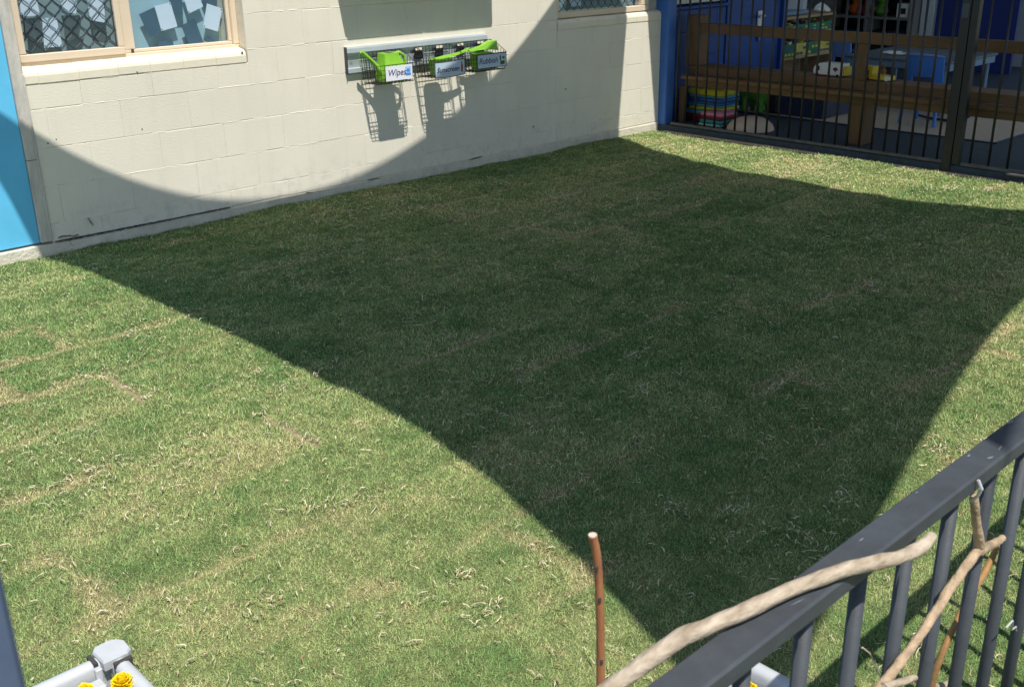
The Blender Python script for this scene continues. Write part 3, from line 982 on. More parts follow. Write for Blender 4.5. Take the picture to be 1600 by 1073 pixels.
def basket(x0, x1, label):
    e = empty('wire_basket', ((x0 + x1) / 2, -.035, .69), label, 'basket', 'wire baskets on the wall rail')
    yb, yf, zb, ztb, ztf = -.036, -.197, .682, .868, .795
    xi0, xi1 = x0 + .012, x1 - .012
    r = .0018
    def wires(name, lines, rr=r):
        b = MB()
        for l in lines:
            b.tube(l, rr, 5)
        return b.build(name, M['wire'], e)
    wires('rim', [[(x0, yb, ztb), (x0 - .002, yb - .05, ztb - .012), (x0 + .004, yf + .03, ztf + .02), (x0, yf, ztf), (x1, yf, ztf), (x1 - .004, yf + .03, ztf + .02), (x1 + .002, yb - .05, ztb - .012), (x1, yb, ztb), (x0, yb, ztb)]], .0023)
    nx = 11
    fr, bk, bt = [], [], []
    for i in range(nx):
        x = x0 + (x1 - x0) * i / (nx - 1)
        xx = xi0 + (xi1 - xi0) * i / (nx - 1)
        fr.append([(x, yf, ztf), (xx, yf + .008, zb)])
        bk.append([(x, yb, ztb), (xx, yb - .004, zb)])
        bt.append([(xx, yf + .008, zb), (xx, yb - .004, zb)])
    for k in range(1, 4):
        z = zb + (ztf - zb) * k / 4
        fr.append([(x0 + .008 * (1 - k / 4), yf + .006 * (1 - k / 4), z), (x1 - .008 * (1 - k / 4), yf + .006 * (1 - k / 4), z)])
    for k in range(1, 6):
        z = zb + (ztb - zb) * k / 6
        bk.append([(x0 + .006, yb - .002, z), (x1 - .006, yb - .002, z)])
    for k in range(1, 5):
        y = yf + .008 + (yb - yf - .012) * k / 5
        bt.append([(xi0, y, zb), (xi1, y, zb)])
    bt.append([(xi0, yf + .008, zb), (xi1, yf + .008, zb), (xi1, yb - .004, zb), (xi0, yb - .004, zb), (xi0, yf + .008, zb)])
    wires('front_mesh', fr)
    wires('back_mesh', bk)
    wires('bottom_mesh', bt)
    for (xa, xb_) in ((x0, xi0), (x1, xi1)):
        sd_ = []
        for k in range(1, 6):
            t = k / 6
            y = yf + (yb - yf) * t
            sd_.append([(xa, y, ztf + (ztb - ztf) * t), (xb_, y, zb)])
        for k in range(1, 4):
            z = zb + (ztf - zb) * k / 4
            sd_.append([(xa, yf + .004, z), (xa, yb - .002, z)])
        wires('side_mesh', sd_)
    return e
bk1 = basket(1.985, 2.295, 'leftmost wire basket holding the lime green watering can')
bk2 = basket(2.425, 2.722, 'middle wire basket between the other two on the rail')
bk3 = basket(2.790, 3.098, 'rightmost wire basket, nearest the end of the rail')

def text_mesh(body, size, shear=0.25, offset=0.0):
    cu = bpy.data.curves.new('lettering', 'FONT')
    cu.body = body
    cu.size = size
    cu.shear = shear
    cu.extrude = 0.0002
    cu.offset = offset
    cu.align_x = 'LEFT'
    ob = bpy.data.objects.new('tmp', cu)
    COL.objects.link(ob)
    dg = bpy.context.evaluated_depsgraph_get()
    me = bpy.data.meshes.new_from_object(ob.evaluated_get(dg))
    bpy.data.objects.remove(ob)
    return me
def sign(parent, x0, x1, z0, z1, body, size, ink, card, border, wavy=0.0):
    base = root_loc(parent)
    y = -.2018
    b = MB()
    n = 10
    def yy(t):
        return y - wavy * math.sin(PI * t)
    dz = lambda t: (0.006 * t - .004 * math.sin(PI * t)) if wavy else 0.0
    fr = [(x0 + (x1 - x0) * i / n, yy(i / n)) for i in range(n + 1)]
    for i in range(n):
        t, t2 = i / n, (i + 1) / n
        v = [(fr[i][0], fr[i][1], z0 + dz(t)), (fr[i + 1][0], fr[i + 1][1], z0 + dz(t2)), (fr[i + 1][0], fr[i + 1][1], z1 + dz(t2)), (fr[i][0], fr[i][1], z1 + dz(t))]
        v += [(p[0], p[1] + .0016, p[2]) for p in v]
        b.raw(v, [(0, 1, 2, 3), (7, 6, 5, 4), (0, 4, 5, 1), (2, 6, 7, 3)] + ([(3, 7, 4, 0)] if i == 0 else []) + ([(1, 5, 6, 2)] if i == n - 1 else []))
    s_ = b.build('sign', card, parent)
    if border:
        b = MB()
        e_ = .0045
        for i in range(n):
            t, t2 = i / n, (i + 1) / n
            for (za, zb_) in ((z0, z0 + e_), (z1 - e_, z1)):
                b.box(fr[i][0], fr[i + 1][0], min(fr[i][1], fr[i + 1][1]) - .0009, min(fr[i][1], fr[i + 1][1]) - .0003, za + dz((t + t2) / 2), zb_ + dz((t + t2) / 2))
        b.box(x0, x0 + e_, y - .0009, y - .0003, z0, z1)
        b.box(x1 - e_, x1, y - .0009, y - .0003, z0 + dz(1), z1 + dz(1))
        o = b.build('border', M['ink_black'], s_)
    me = text_mesh(body, size, .25, .0003)
    o = link('lettering', me, ink, s_)
    o.rotation_euler = (PI / 2, 0, 0)
    o.location = Vector((x0 + .012, y - wavy - .0012, z0 + (z1 - z0) * .34)) - base
    return s_
s1 = sign(bk1, 2.050, 2.262, .698, .788, 'Wipes', .056, M['ink'], M['card'], False)
b = MB(); b.box(2.205, 2.25, -.2026, -.2021, .722, .776); b.build('wipes_picture', M['lightblue'], s1)
b = MB(); b.box(2.207, 2.248, -.2032, -.2027, .722, .736); b.box(2.216, 2.24, -.2032, -.2027, .742, .762, 0); b.build('wipes_print', M['logo_blue'], s1)
s2 = sign(bk2, 2.450, 2.712, .676, .780, 'Sunscreen', .047, M['ink_black'], M['card_blue'], True, .004)
b = MB(); b.box(2.672, 2.692, -.2035, -.2028, .700, .748); b.box(2.677, 2.687, -.2035, -.2028, .749, .768); b.build('bottle_picture', M['logo_brown'], s2)
s3 = sign(bk3, 2.824, 3.094, .700, .795, 'Rubbish', .054, M['ink'], M['card_blue'], True)
b = MB(); b.box(3.035, 3.075, -.2030, -.2023, .716, .740); b.box(3.03, 3.042, -.2030, -.2023, .744, .775); b.box(3.055, 3.075, -.2030, -.2023, .752, .768); b.build('bin_picture', M['logo_green'], s3)

# green watering can and scoops
can = empty('watering_can', (2.15, -.12, .685), 'lime green plastic watering can in the leftmost basket', 'watering can')
def rbox_verts(x0, x1, y0, y1, z, r, n=4):
    pts = []
    for (cx, cy, a0) in ((x1 - r, y1 - r, 0), (x0 + r, y1 - r, 90), (x0 + r, y0 + r, 180), (x1 - r, y0 + r, 270)):
        for i in range(n + 1):
            a = math.radians(a0 + 90 * i / n)
            pts.append((cx + r * math.cos(a), cy + r * math.sin(a), z))
    return pts
def loft(rings, cap=True):
    b = MB()
    n = len(rings[0])
    v = [p for g in rings for p in g]
    f = [(i * n + j, i * n + (j + 1) % n, (i + 1) * n + (j + 1) % n, (i + 1) * n + j) for i in range(len(rings) - 1) for j in range(n)]
    if cap:
        f += [tuple(reversed(range(n))), tuple(range((len(rings) - 1) * n, len(rings) * n))]
    return b.raw(v, f)
loft([rbox_verts(2.066, 2.236, -.182, -.055, .688, .02), rbox_verts(2.064, 2.238, -.184, -.053, .70, .022), rbox_verts(2.074, 2.232, -.178, -.060, .785, .02), rbox_verts(2.078, 2.226, -.172, -.066, .805, .018), rbox_verts(2.080, 2.196, -.165, -.075, .848, .012), rbox_verts(2.082, 2.194, -.163, -.077, .862, .008)]).build('body', M['lime'], can, smooth=True)
MB().box(2.112, 2.160, -.148, -.105, .8615, .8635, .0008).build('opening', M['lime_dark'], can)  # plate on the closed top, dark colour paints the shade inside
b = MB(); b.tube([(2.085, -.12, .735), (2.04, -.118, .79), (1.985, -.114, .845), (1.938, -.11, .884)], [.022, .016, .0115, .013], 12); b.build('spout', M['lime'], can, smooth=True)
b = MB(); b.tube([(2.19, -.12, .856), (2.225, -.12, .858), (2.26, -.12, .838), (2.272, -.12, .80), (2.262, -.12, .755), (2.228, -.12, .73)], [.010, .011, .011, .011, .010, .009], 10); b.build('handle', M['lime'], can, smooth=True)

def scoop(x, label, zup, arm, arm_r, fan):
    e = empty('green_tub', (x + .08, -.11, .69), label, 'tub', 'lime green tubs in the baskets')
    rings = [rbox_verts(x + .012, x + .138, -.178, -.10, .69, .03), rbox_verts(x, x + .150, -.187, -.09, .72, .035), rbox_verts(x + .002, x + .153, -.188, -.088, zup - .012, .035), rbox_verts(x - .004, x + .159, -.192, -.084, zup - .006, .036), rbox_verts(x - .004, x + .159, -.192, -.084, zup, .036), rbox_verts(x + .008, x + .147, -.181, -.095, zup, .03), rbox_verts(x + .012, x + .142, -.177, -.10, zup - .06, .03)]
    loft(rings).build('shell', M['lime'], e, smooth=True)
    b = MB()
    secs = []
    for (px_, py_, pz_), (w, h) in zip(arm, arm_r):
        secs.append([(px_, py_ - w, pz_ - h), (px_, py_ + w, pz_ - h * .6), (px_, py_ + w * .7, pz_ + h), (px_, py_ - w * .7, pz_ + h)])
    loft(secs).build('handle' if not fan else 'spout', M['lime'], e, smooth=True)
    return e
scoop(2.475, 'lime green tub with long curved handle behind the blue Sunscreen sign', .792, [(2.50, -.14, .792), (2.58, -.14, .800), (2.66, -.14, .806), (2.73, -.14, .816), (2.80, -.14, .836)], [(.018, .006), (.020, .007), (.016, .007), (.012, .006), (.010, .005)], False)
scoop(2.838, 'lime green tub with flared spout behind the Rubbish sign', .800, [(2.80, -.10, .815), (2.87, -.11, .822), (2.94, -.115, .830), (3.0, -.118, .840), (3.055, -.12, .838)], [(.012, .006), (.015, .008), (.024, .013), (.034, .026), (.04, .032)], True)
# ------------------------------------------------------------------ covered play room at the right: shell
FZ = 0.035
tag(MB().box(5.02, 12.0, -7.5, 2.6, -.09, FZ).build('room_floor', M['rubber']), kind='structure')
tag(MB().box(4.93, 5.0195, -7.5, -.10, -.09, -.006, .004).build('kerb', M['concrete']), kind='structure')
rug = empty('rug', (7.2, -1.2, FZ), 'large beige carpet rug on the play room floor', 'rug')
MB().box(6.0, 8.4, -2.43, -.1, FZ, FZ + .010, .003).build('pile', M['carpet'], rug)
MB().box(5.975, 5.9995, -2.455, -.1, FZ, FZ + .008, .002).build('border', M['navy'], rug)
MB().box(5.975, 8.4, -2.455, -2.4305, FZ, FZ + .008, .002).build('border', M['navy'], rug)

rf = empty('verandah_roof', (8, -2, 2.4), 'flat roof over the play room behind the fence', 'roof')
SKY = (6.2, 8.7, -3.45, -.35)  # bounds of an unseen skylight, added to brighten the room
for i, (a, c, d_, f_) in enumerate(((4.635, SKY[0], -4.4, 2.6), (SKY[1], 10.8, -4.4, 2.6), (SKY[0], SKY[1], -4.4, SKY[2]), (SKY[0], SKY[1], SKY[3], 2.6))):
    MB().box(a, c, d_, f_, 2.40, 2.44).build('soffit', M['soffit'], rf)
    MB().box(a, c, d_, f_, 2.4405, 2.5).build('sheeting', M['roof'], rf)
for i in range(3):
    w_ = (SKY[1] - SKY[0]) / 3
    MB().box(SKY[0] + i * w_ + .002, SKY[0] + (i + 1) * w_ - .002, SKY[2] + .001, SKY[3] - .001, 2.46, 2.466).build('added_skylight_panel', M['opal'], rf)
MB().box(4.616, 4.634, -4.4, -.06, 2.40, 2.56, .002).build('fascia', M['steelpost'], rf)
for y in (-4.38,):
    b = MB(); b.box(4.70, 4.79, y, y + .09, 0, 2.40, .004); tag(b.build('verandah_post', M['bluepost'], None, origin=(4.745, y + .045, 0)), 'royal blue square roof post at the far corner of the play room', 'post', 'verandah posts')

bw = empty('blue_wall', (6.0, 0, 0), 'royal blue block wall inside the play room behind the corner post', 'wall')
course_z = [(.036, .15), (.15, .35), (.35, .55), (.55, .75), (.75, .935)]
sh = .2
for za, zb in course_z:
    x = 5.145
    xe = 5.93
    k = math.floor((x - sh) / .4)
    q = sh + k * .4
    while q < xe:
        a, c = max(q, x), min(q + .4, xe)
        if c - a > .03:
            MB().box(a + .001, c - .001, .004, .1, za + .0015, zb - .0015, .003).build('block', M['bluewall'], bw)
        q += .4
    sh = .2 - sh
MB().box(5.14, 5.935, .0085, .2, 0, .95).build('mortar_bed', M['bluewall'], bw)
MB().box(5.14, 5.94, -.03, .15, .936, .965, .008).build('ledge', M['bluewall'], bw)
MB().box(5.14, 8.0, .004, .2, 2.12, 2.4).build('lintel', M['bluewall'], bw)
lv = empty('louvre_window', (5.55, .05, .97), 'louvred window with cream slats above the blue wall ledge', 'window')
for i in range(14):
    z0 = .985 + i * .08
    b = MB(); b.prism([(.02, z0), (.028, z0 - .006), (.085, z0 + .055), (.077, z0 + .061)], 0, 5.19, 5.90); b.build('slat', M['louvre'], lv)
for x in (5.15, 5.905):
    MB().box(x, x + .028, .012, .10, .966, 2.11, .003).build('frame', M['bluewall'], lv)
MB().box(5.15, 5.93, .13, .14, .966, 2.11).build('backing', M['black'], lv)

dr = empty('blue_door', (6.4, .02, FZ), 'royal blue door with silver lever handle in the play room', 'door')
MB().box(5.985, 6.815, .025, .065, FZ + .008, 2.06, .004).build('leaf', M['bluewall'], dr)
for (a, c) in ((5.937, 5.980), (6.820, 6.858)):
    MB().box(a, c, -.008, .12, FZ, 2.11, .003).build('jamb', M['bluewall'], dr)
MB().box(5.937, 6.858, -.008, .12, 2.07, 2.118, .003).build('head', M['bluewall'], dr)
hd = MB().box(6.44, 6.53, .012, .0245, .70, .865, .004).build('lock_plate', M['handle'], dr)
b = MB(); b.tube([(6.485, .012, .82), (6.485, -.03, .82), (6.46, -.04, .82), (6.38, -.04, .818)], .011, 8); b.build('lever', M['handle'], hd, smooth=True)
MB().box(6.455, 6.515, .008, .012, .60, .68, .002).build('kick_lock', M['bluepost'], dr)

tag(MB().box(10.7, 10.78, -.86, 2.3, 0, 2.4).build('back_wall', M['creamwall']), 'pale blue rendered wall closing the play room at the far end', 'wall')
tag(MB().box(7.2, 10.78, 2.3, 2.4, 0, 2.4).build('side_wall', M['creamwall']), 'pale side wall deep inside the play room', 'wall')
tag(MB().box(7.96, 8.04, .5, 2.3, 0, 2.4).build('return_wall', M['creamwall']), 'short return wall behind the wooden shelf unit', 'wall')
nv = empty('navy_screen', (10.0, -.42, FZ), 'navy blue partition screen at the back of the play room', 'screen')
for i in range(3):
    MB().box(9.98, 10.02, -.88 + i * .303, -.88 + (i + 1) * .303 - .004, FZ, 2.1, .003).build('panel', M['navywall'], nv)
MB().box(9.96, 10.04, .045, .195, FZ, 2.38, .004).build('x', M['whitepost']).name = 'white_post'
tag(bpy.data.objects['white_post'], 'white square post between cube shelves and navy screen', 'post')

# blue corner post where the block wall meets the fence
bp_ = empty('corner_post', (5.085, -.02, 0), 'glossy royal blue square post at the corner of wall and fence', 'post')
MB().box(5.032, 5.138, -.075, .06, -.05, 2.40, .006).build('shaft', M['bluepost'], bp_)
MB().box(5.022, 5.148, -.085, -.0755, -.05, .012, .003).build('base_plate', M['bluepost'], bp_)

# ------------------------------------------------------------------ black bar fence
def fence(y0, y1, n, label, gate=False):
    e = empty('bar_fence', (5.045, (y0 + y1) / 2, 0), label, 'gate' if gate else 'fence', 'black bar fence panels')
    x = 5.045
    MB().box(x - .012, x + .012, y1, y0, .040, .062, .003).build('bottom_rail', M['rail_grey'], e)
    MB().box(x - .018, x + .018, y1, y0, 1.27, 1.30, .003).build('top_rail', M['fence'], e)
    L_ = y0 - y1
    proto = MB().tube([(0, 0, 0), (0, 0, 1.208)], .0088, 8).mesh(name='bar')
    proto.materials.append(M['fence'])
    proto.polygons.foreach_set('use_smooth', [True] * len(proto.polygons))
    for i in range(n):
        o = bpy.data.objects.new('bar', proto)
        o.parent = e
        o.location = (0, y0 - (i + .5) * L_ / n - (y0 + y1) / 2, .062)
        COL.objects.link(o)
    return e
fence(-.128, -2.488, 24, 'black vertical bar fence panel between blue post and square gate post')
fence(-2.608, -4.10, 12, 'black vertical bar gate right of the square gate post', True)
fence(-4.16, -6.8, 26, 'black vertical bar fence panel farther right beyond the gate')
gp_ = empty('gate_post', (5.045, -2.55, 0), 'black square steel post between the fence panel and gate', 'post')
MB().box(5.005, 5.068, -2.552, -2.49, -.05, 1.40, .004).build('shaft', M['fence'], gp_)
MB().box(5.008, 5.064, -2.606, -2.557, .05, 1.36, .004).build('gate_stile', M['fence'], gp_)
MB().box(5.0005, 5.0048, -2.545, -2.497, 1.0, 1.09, .001).build('latch_plate', M['steel'], gp_)
b = MB(); b.tube([(5.03, -2.93, .03), (5.0, -2.95, .035), (4.985, -2.98, .04), (4.98, -3.3, .04)], .011, 8); tag(b.build('drop_bolt', M['rail_grey'], None, True), 'grey bent drop bolt at the foot of the gate', 'bolt')

# ------------------------------------------------------------------ timber barrier bench behind the fence
tb = empty('timber_bench', (5.4, -1.9, FZ), 'brown timber barrier with top rail and plank ledge behind the fence', 'bench')
for ya, yb in ((-.13, -1.9), (-1.902, -4.2)):
    MB().box(5.28, 5.325, yb, ya, .765, .845, .004).build('top_rail', M['timber'], tb)
    MB().box(5.26, 5.335, yb, ya, .434, .502, .005).build('beam', M['timber'], tb)
    MB().box(5.336, 5.53, yb, ya, .472, .500, .004).build('plank', M['timber'], tb)
    MB().box(5.150, 5.2595, yb, ya, .404, .434, .004).build('ledge_board', M['timber'], tb)
    MB().box(5.205, 5.252, yb, ya, .345, .4035, .003).build('fascia', M['timber'], tb)
for (y, w) in ((-1.63, .072), (-3.35, .09)):
    MB().box(5.2865, 5.3285, y - w, y, FZ, .7645, .004).build('post', M['timber_v'], tb)
for (y, w) in ((-1.63, .125), (-3.35, .125)):
    MB().box(5.262, 5.43, y - w, y, FZ, .344, .005).build('leg', M['timber_v'], tb)
MB().box(5.262, 5.40, -.21, -.085, .5025, .905, .005).build('end_post', M['timber_v'], tb)
MB().box(5.20, 5.255, -.13, -.085, FZ, .344, .004).build('leg', M['timber_v'], tb)

# ------------------------------------------------------------------ things on and around the bench
def toy_car(name, label, y0, y1, z, col, nose=1):
    """boxy toy van lying lengthways on the bench; nose +1 points towards -y"""
    e = empty(name, (5.43, (y0 + y1) / 2, z), label, 'toy')
    return e
am = toy_car('toy_ambulance', 'white toy ambulance with red cross badge on the timber bench', -1.478, -1.225, .50, None)
b = MB(); b.prism([(-1.232, .520), (-1.232, .548), (-1.243, .570), (-1.262, .588), (-1.300, .598), (-1.478, .598), (-1.478, .510), (-1.25, .510)], 0, 5.37, 5.47)
b.build('body', M['white'], am)
MB().box(5.367, 5.3695, -1.285, -1.256, .54, .572).build('window', M['black'], am)
for (a, c, d_, e_) in ((-1.435, -1.405, .546, .556), (-1.425, -1.415, .536, .566)):
    MB().box(5.3675 - (0.0004 if a == -1.435 else 0), 5.3695, a, c, d_, e_).build('cross', M['red'], am)
b = MB(); b.tube([(5.3690, -1.420, .5509), (5.3698, -1.420, .5511)], .021, 20); b.build('badge', M['navy'], am)
MB().box(5.366, 5.474, -1.38, -1.24, .507, .513).build('stripe', M['red'], am)
for y in (-1.27, -1.44):
    for x in (5.372, 5.468):
        b = MB(); b.tube([(x - .006, y, .511), (x + .006, y, .511)], .011, 12); b.build('wheel', M['black'], am)
MB().box(5.38, 5.46, -1.505, -1.4785, .512, .58, .004).build('rear_door', M['toyyellow'], am)
ty = toy_car('toy_truck', 'yellow toy truck with a brown figure on the timber bench', -1.86, -1.645, .50, None)
b = MB(); b.prism([(-1.648, .508), (-1.648, .597), (-1.722, .597), (-1.722, .545), (-1.86, .535), (-1.862, .508)], 0, 5.37, 5.46); b.build('body', M['toyyellow'], ty)
MB().box(5.367, 5.3695, -1.697, -1.668, .528, .572).build('window', M['brown'], ty)
b = MB(); b.lathe([(.004, .545), (.018, .55), (.02, .575), (.01, .588), (.016, .598), (.014, .612), (.004, .617)], 5.415, -1.785, 12); b.build('figure', M['brown'], ty, smooth=True)
b = MB(); b.tube([(5.36, -1.843, .522), (5.372, -1.843, .522)], .019, 14); b.build('wheel', M['white'], ty)
b = MB(); b.tube([(5.36, -1.69, .512), (5.372, -1.69, .512)], .011, 14); b.build('wheel', M['black'], ty)

def foam_stack(name, label, x0, x1, y0, y1, layers, z):
    e = empty(name, ((x0 + x1) / 2, (y0 + y1) / 2, z), label, 'mats')
    for i, (h, m) in enumerate(layers):
        jx, jy = random.uniform(-.012, .012), random.uniform(-.012, .012)
        M4 = Matrix.Translation(((x0 + x1) / 2 + jx, (y0 + y1) / 2 + jy, 0)) @ Matrix.Rotation(random.uniform(-.13, .13), 4, 'Z') @ Matrix.Translation((-(x0 + x1) / 2, -(y0 + y1) / 2, 0))
        mt = MB().box(x0, x1, y0, y1, z, z + h - .0015, .010, M4).build('mat', M[m], e, smooth=True)
        z += h
    return e
fs = foam_stack('foam_mat_stack', 'stack of yellow and blue foam mats beside the blue wall', 5.36, 5.62, -.40, -.05, [(.028, 'maroon'), (.03, 'red'), (.036, 'matsky'), (.030, 'matyellow'), (.022, 'matsky'), (.022, 'matblue'), (.030, 'matblue'), (.020, 'matsky'), (.058, 'matyellow')], FZ)
foam_stack('foam_cushion_stack', 'low pile of pink, maroon and teal foam cushions behind the fence', 5.20, 5.43, -.52, -.30, [(.022, 'mint'), (.030, 'teal'), (.026, 'maroon'), (.034, 'pink')], FZ)
b = MB()
rings = [(.19 * math.cos(a), .105 * math.sin(a) + FZ) for a in [0, .15, .4, .7, 1.0, 1.25, 1.45]]
b.lathe(rings, 5.32, -.73, 28)
tag(b.build('floor_cushion', M['cushion'], None, True, origin=(5.32, -.73, FZ)), 'round beige domed floor cushion behind the fence bars', 'cushion')

# green plush dinosaur lying under the bench
pl = empty('plush_dinosaur', (6.12, -.33, FZ), 'green plush dinosaur lying on the floor before the blue door', 'soft toy')
def blob(chain, rad, n=12):
    b = MB(); b.tube(chain, rad, n); return b
blob([(6.05, -.10, .10), (6.05, -.16, .16), (6.06, -.26, .20), (6.07, -.36, .175), (6.08, -.42, .12)], [.02, .05, .08, .075, .03]).build('body', M['toygreen'], pl, True)
blob([(6.05, -.02, .10), (6.05, .0, .15), (6.04, -.05, .18), (6.04, -.11, .175)], [.008, .015, .022, .03], 8).build('tail', M['toygreen'], pl, True)
blob([(6.07, -.36, .19), (6.05, -.41, .25), (6.04, -.45, .25), (6.03, -.48, .23)], [.04, .045, .04, .012]).build('head', M['toygreen'], pl, True)
for (x, y) in ((6.0, -.2), (6.01, -.36), (6.13, -.2), (6.14, -.35)):
    blob([(x, y, .16), (x - .03, y - .02, .09), (x - .05, y - .03, FZ + .016)], [.035, .028, .018], 8).build('leg', M['toygreen'], pl, True)

def crate(name, label, x0, x1, y0, y1, z0, z1, m, group=None, rim=True, cat='crate'):
    e = empty(name, ((x0 + x1) / 2, (y0 + y1) / 2, z0), label, cat, group)
    t = .008
    b = MB()
    b.box(x0, x1, y0, y1, z0, z0 + t)
    b.box(x0, x0 + t, y0, y1, z0 + t, z1)
    b.box(x1 - t, x1, y0, y1, z0 + t, z1)
    b.box(x0 + t, x1 - t, y0, y0 + t, z0 + t, z1)
    b.box(x0 + t, x1 - t, y1 - t, y1, z0 + t, z1)
    b.build('tray', m, e)
    if rim:
        b = MB()
        for (a, c, d_, f_) in ((x0 - .006, x1 + .006, y0 - .006, y0 - .0004), (x0 - .006, x1 + .006, y1 + .0004, y1 + .006), (x0 - .006, x0 - .0004, y0, y1), (x1 + .0004, x1 + .006, y0, y1)):
            b.box(a, c, d_, f_, z1 - .018, z1 + .002)
        b.build('rim', m, e)
    return e
cr = crate('storage_crate', 'navy plastic storage crate on the rug under the bench', 6.05, 6.52, -.95, -.42, FZ + .011, .26, M['navy'])
b = MB(); b.box(6.09, 6.48, -.90, -.47, .20, .245, .02); b.build('contents', M['black'], cr)
tag(MB().box(6.02, 6.2, -.52, -.42, FZ + .011, .2, .02).build('bag', M['black'], None, origin=(6.1, -.47, FZ + .011)), 'small black bag leaning beside the navy crate', 'bag')

# wooden shelf unit standing beyond the door
su = empty('shelf_unit', (7.35, .15, FZ), 'wooden open shelf unit holding green trays of blocks', 'shelf')
for x in (6.862, 7.735):
    MB().box(x, x + .028, .0, .34, FZ, .79, .002).build('side', M['ply'], su)
for z in (.09, .385, .60, .755):
    MB().box(6.891, 7.734, .002, .34, z, z + .024, .002).build('shelf', M['ply'], su)
MB().box(6.891, 7.734, .341, .355, FZ, .79).build('back', M['ply'], su)
TR = [(6.90, .41, 'cratesgreen'), (7.105, .41, 'crateyellow'), (7.31, .41, 'cratesgreen'), (7.52, .41, 'crateyellow'), (6.90, .625, 'cratesgreen'), (7.105, .625, 'cratesgreen'), (7.31, .625, 'cratesgreen'), (7.52, .625, 'cratesgreen')]
wh = ['first', 'second', 'third', 'fourth']
k = 0
for (x, z, m) in TR:
    hgt = .115 if z < .6 else .075
    lvl = 'lower' if z < .6 else 'upper'
    e = crate('block_tray', '%s tray of toy blocks, %s from the door on the %s shelf' % ('yellow' if m == 'crateyellow' else 'green', wh[k % 4], lvl), x, x + .185, .01, .30, z, z + hgt, M[m], 'trays on the shelf unit', True, 'tray')
    for q in range(7):
        bx_, by_ = x + .012 + random.random() * .13, .015 + random.random() * .2
        MB().box(bx_, bx_ + .035, by_, by_ + .03, z + hgt - .03, z + hgt + .006 + random.random() * .018).build('block', M[random.choice(['toyyellow', 'red', 'cratesgreen', 'matblue', 'purple', 'crateyellow', 'crateyellow', 'white'])], e)
    for row in range(2):
        for i in range(3):
            if random.random() < .8:
                MB().box(x + .010 + i * .058, x + .052 + i * .058, .0025, .0035, z + .012 + row * hgt * .42, z + .012 + row * hgt * .42 + hgt * .2, 0).build('front_block', M[random.choice(['crateyellow', 'toyyellow', 'mint', 'cratesgreen', 'matblue']) if m == 'cratesgreen' else random.choice(['cratesgreen', 'toyyellow', 'purple'])], e)
    k += 1
b = MB(); b.box(6.93, 7.36, .05, .28, .780, .822, .012); tag(b.build('blue_tub', M['tableedge'], None, True, origin=(7.15, .16, .78)), 'flat pale blue tub lying on top of the shelf unit', 'tub')
b = MB()
b.lathe([(.01, .780), (.075, .782), (.085, .80), (.06, .83), (.035, .85), (.012, .865)], 7.66, .10, 9)
o = b.build('crumpled_cloth', M['white'], None, origin=(7.66, .10, .78))
for q in o.data.vertices:
    q.co += Vector((random.uniform(-.015, .015), random.uniform(-.015, .015), random.uniform(-.001, .012)))
tag(o, 'crumpled white cloth on top of the shelf unit', 'cloth')

# cube shelves deep in the room
cs = empty('cube_shelves', (10.0, .75, FZ), 'grey cube shelves at the back of the play room', 'shelf')
for y in (.21, .745, 1.28):
    MB().box(9.75, 10.1, y, y + .03, FZ, 1.5, .002).build('upright', M['cubeply'], cs)
for z in (.18, .56, .93, 1.3):
    for y in (.241, .776):
        MB().box(9.75, 10.1, y, y + .503, z, z + .028, .002).build('shelf', M['cubeply'], cs)
MB().box(10.101, 10.12, .21, 1.31, FZ, 1.5).build('back', M['black'], cs)
for i, (y, m, lab) in enumerate(((.27, 'navy', 'dark navy bin beside the white post in the cube shelves'), (.50, 'black', 'black bin right of centre in the cube shelves'), (.82, 'navy', 'navy bin left of centre in the cube shelves'), (1.04, 'black', 'black bin at the left end of the cube shelves'))):
    crate('fabric_bin', lab, 9.77, 10.05, y, y + .2, .209, .43, M[m], 'bins in the cube shelves', True, 'bin')
for (y, m, lab, nm) in ((.95, 'orange', 'orange soft toy on the cube shelves', 'soft_toy'), (.80, 'red', 'red soft toy beside the orange one on the cube shelves', 'soft_toy'), (.62, 'toygreen', 'green soft toy in the middle of the cube shelves', 'soft_toy')):
    e = empty(nm, (9.86, y, .589), lab, 'soft toy', 'soft toys on the cube shelves')
    blob([(9.86, y, .59), (9.86, y, .63), (9.86, y, .70), (9.86, y, .735)], [.04, .075, .06, .03]).build('body', M[m], e, True)
    blob([(9.85, y, .73), (9.85, y, .77), (9.85, y, .82)], [.035, .055, .02]).build('head', M[m], e, True)
    for s_ in (-1, 1):
        blob([(9.84, y + s_ * .05, .69), (9.80, y + s_ * .10, .64)], [.028, .018], 8).build('arm', M['brown'], e, True)
e = empty('white_box', (9.84, .33, .589), 'white box with a dark picture on the cube shelves', 'box')
MB().box(9.78, 9.95, .26, .40, .589, .74, .004).build('carton', M['white'], e)
MB().box(9.7785, 9.7798, .29, .36, .625, .69, 0).build('picture', M['black'], e)

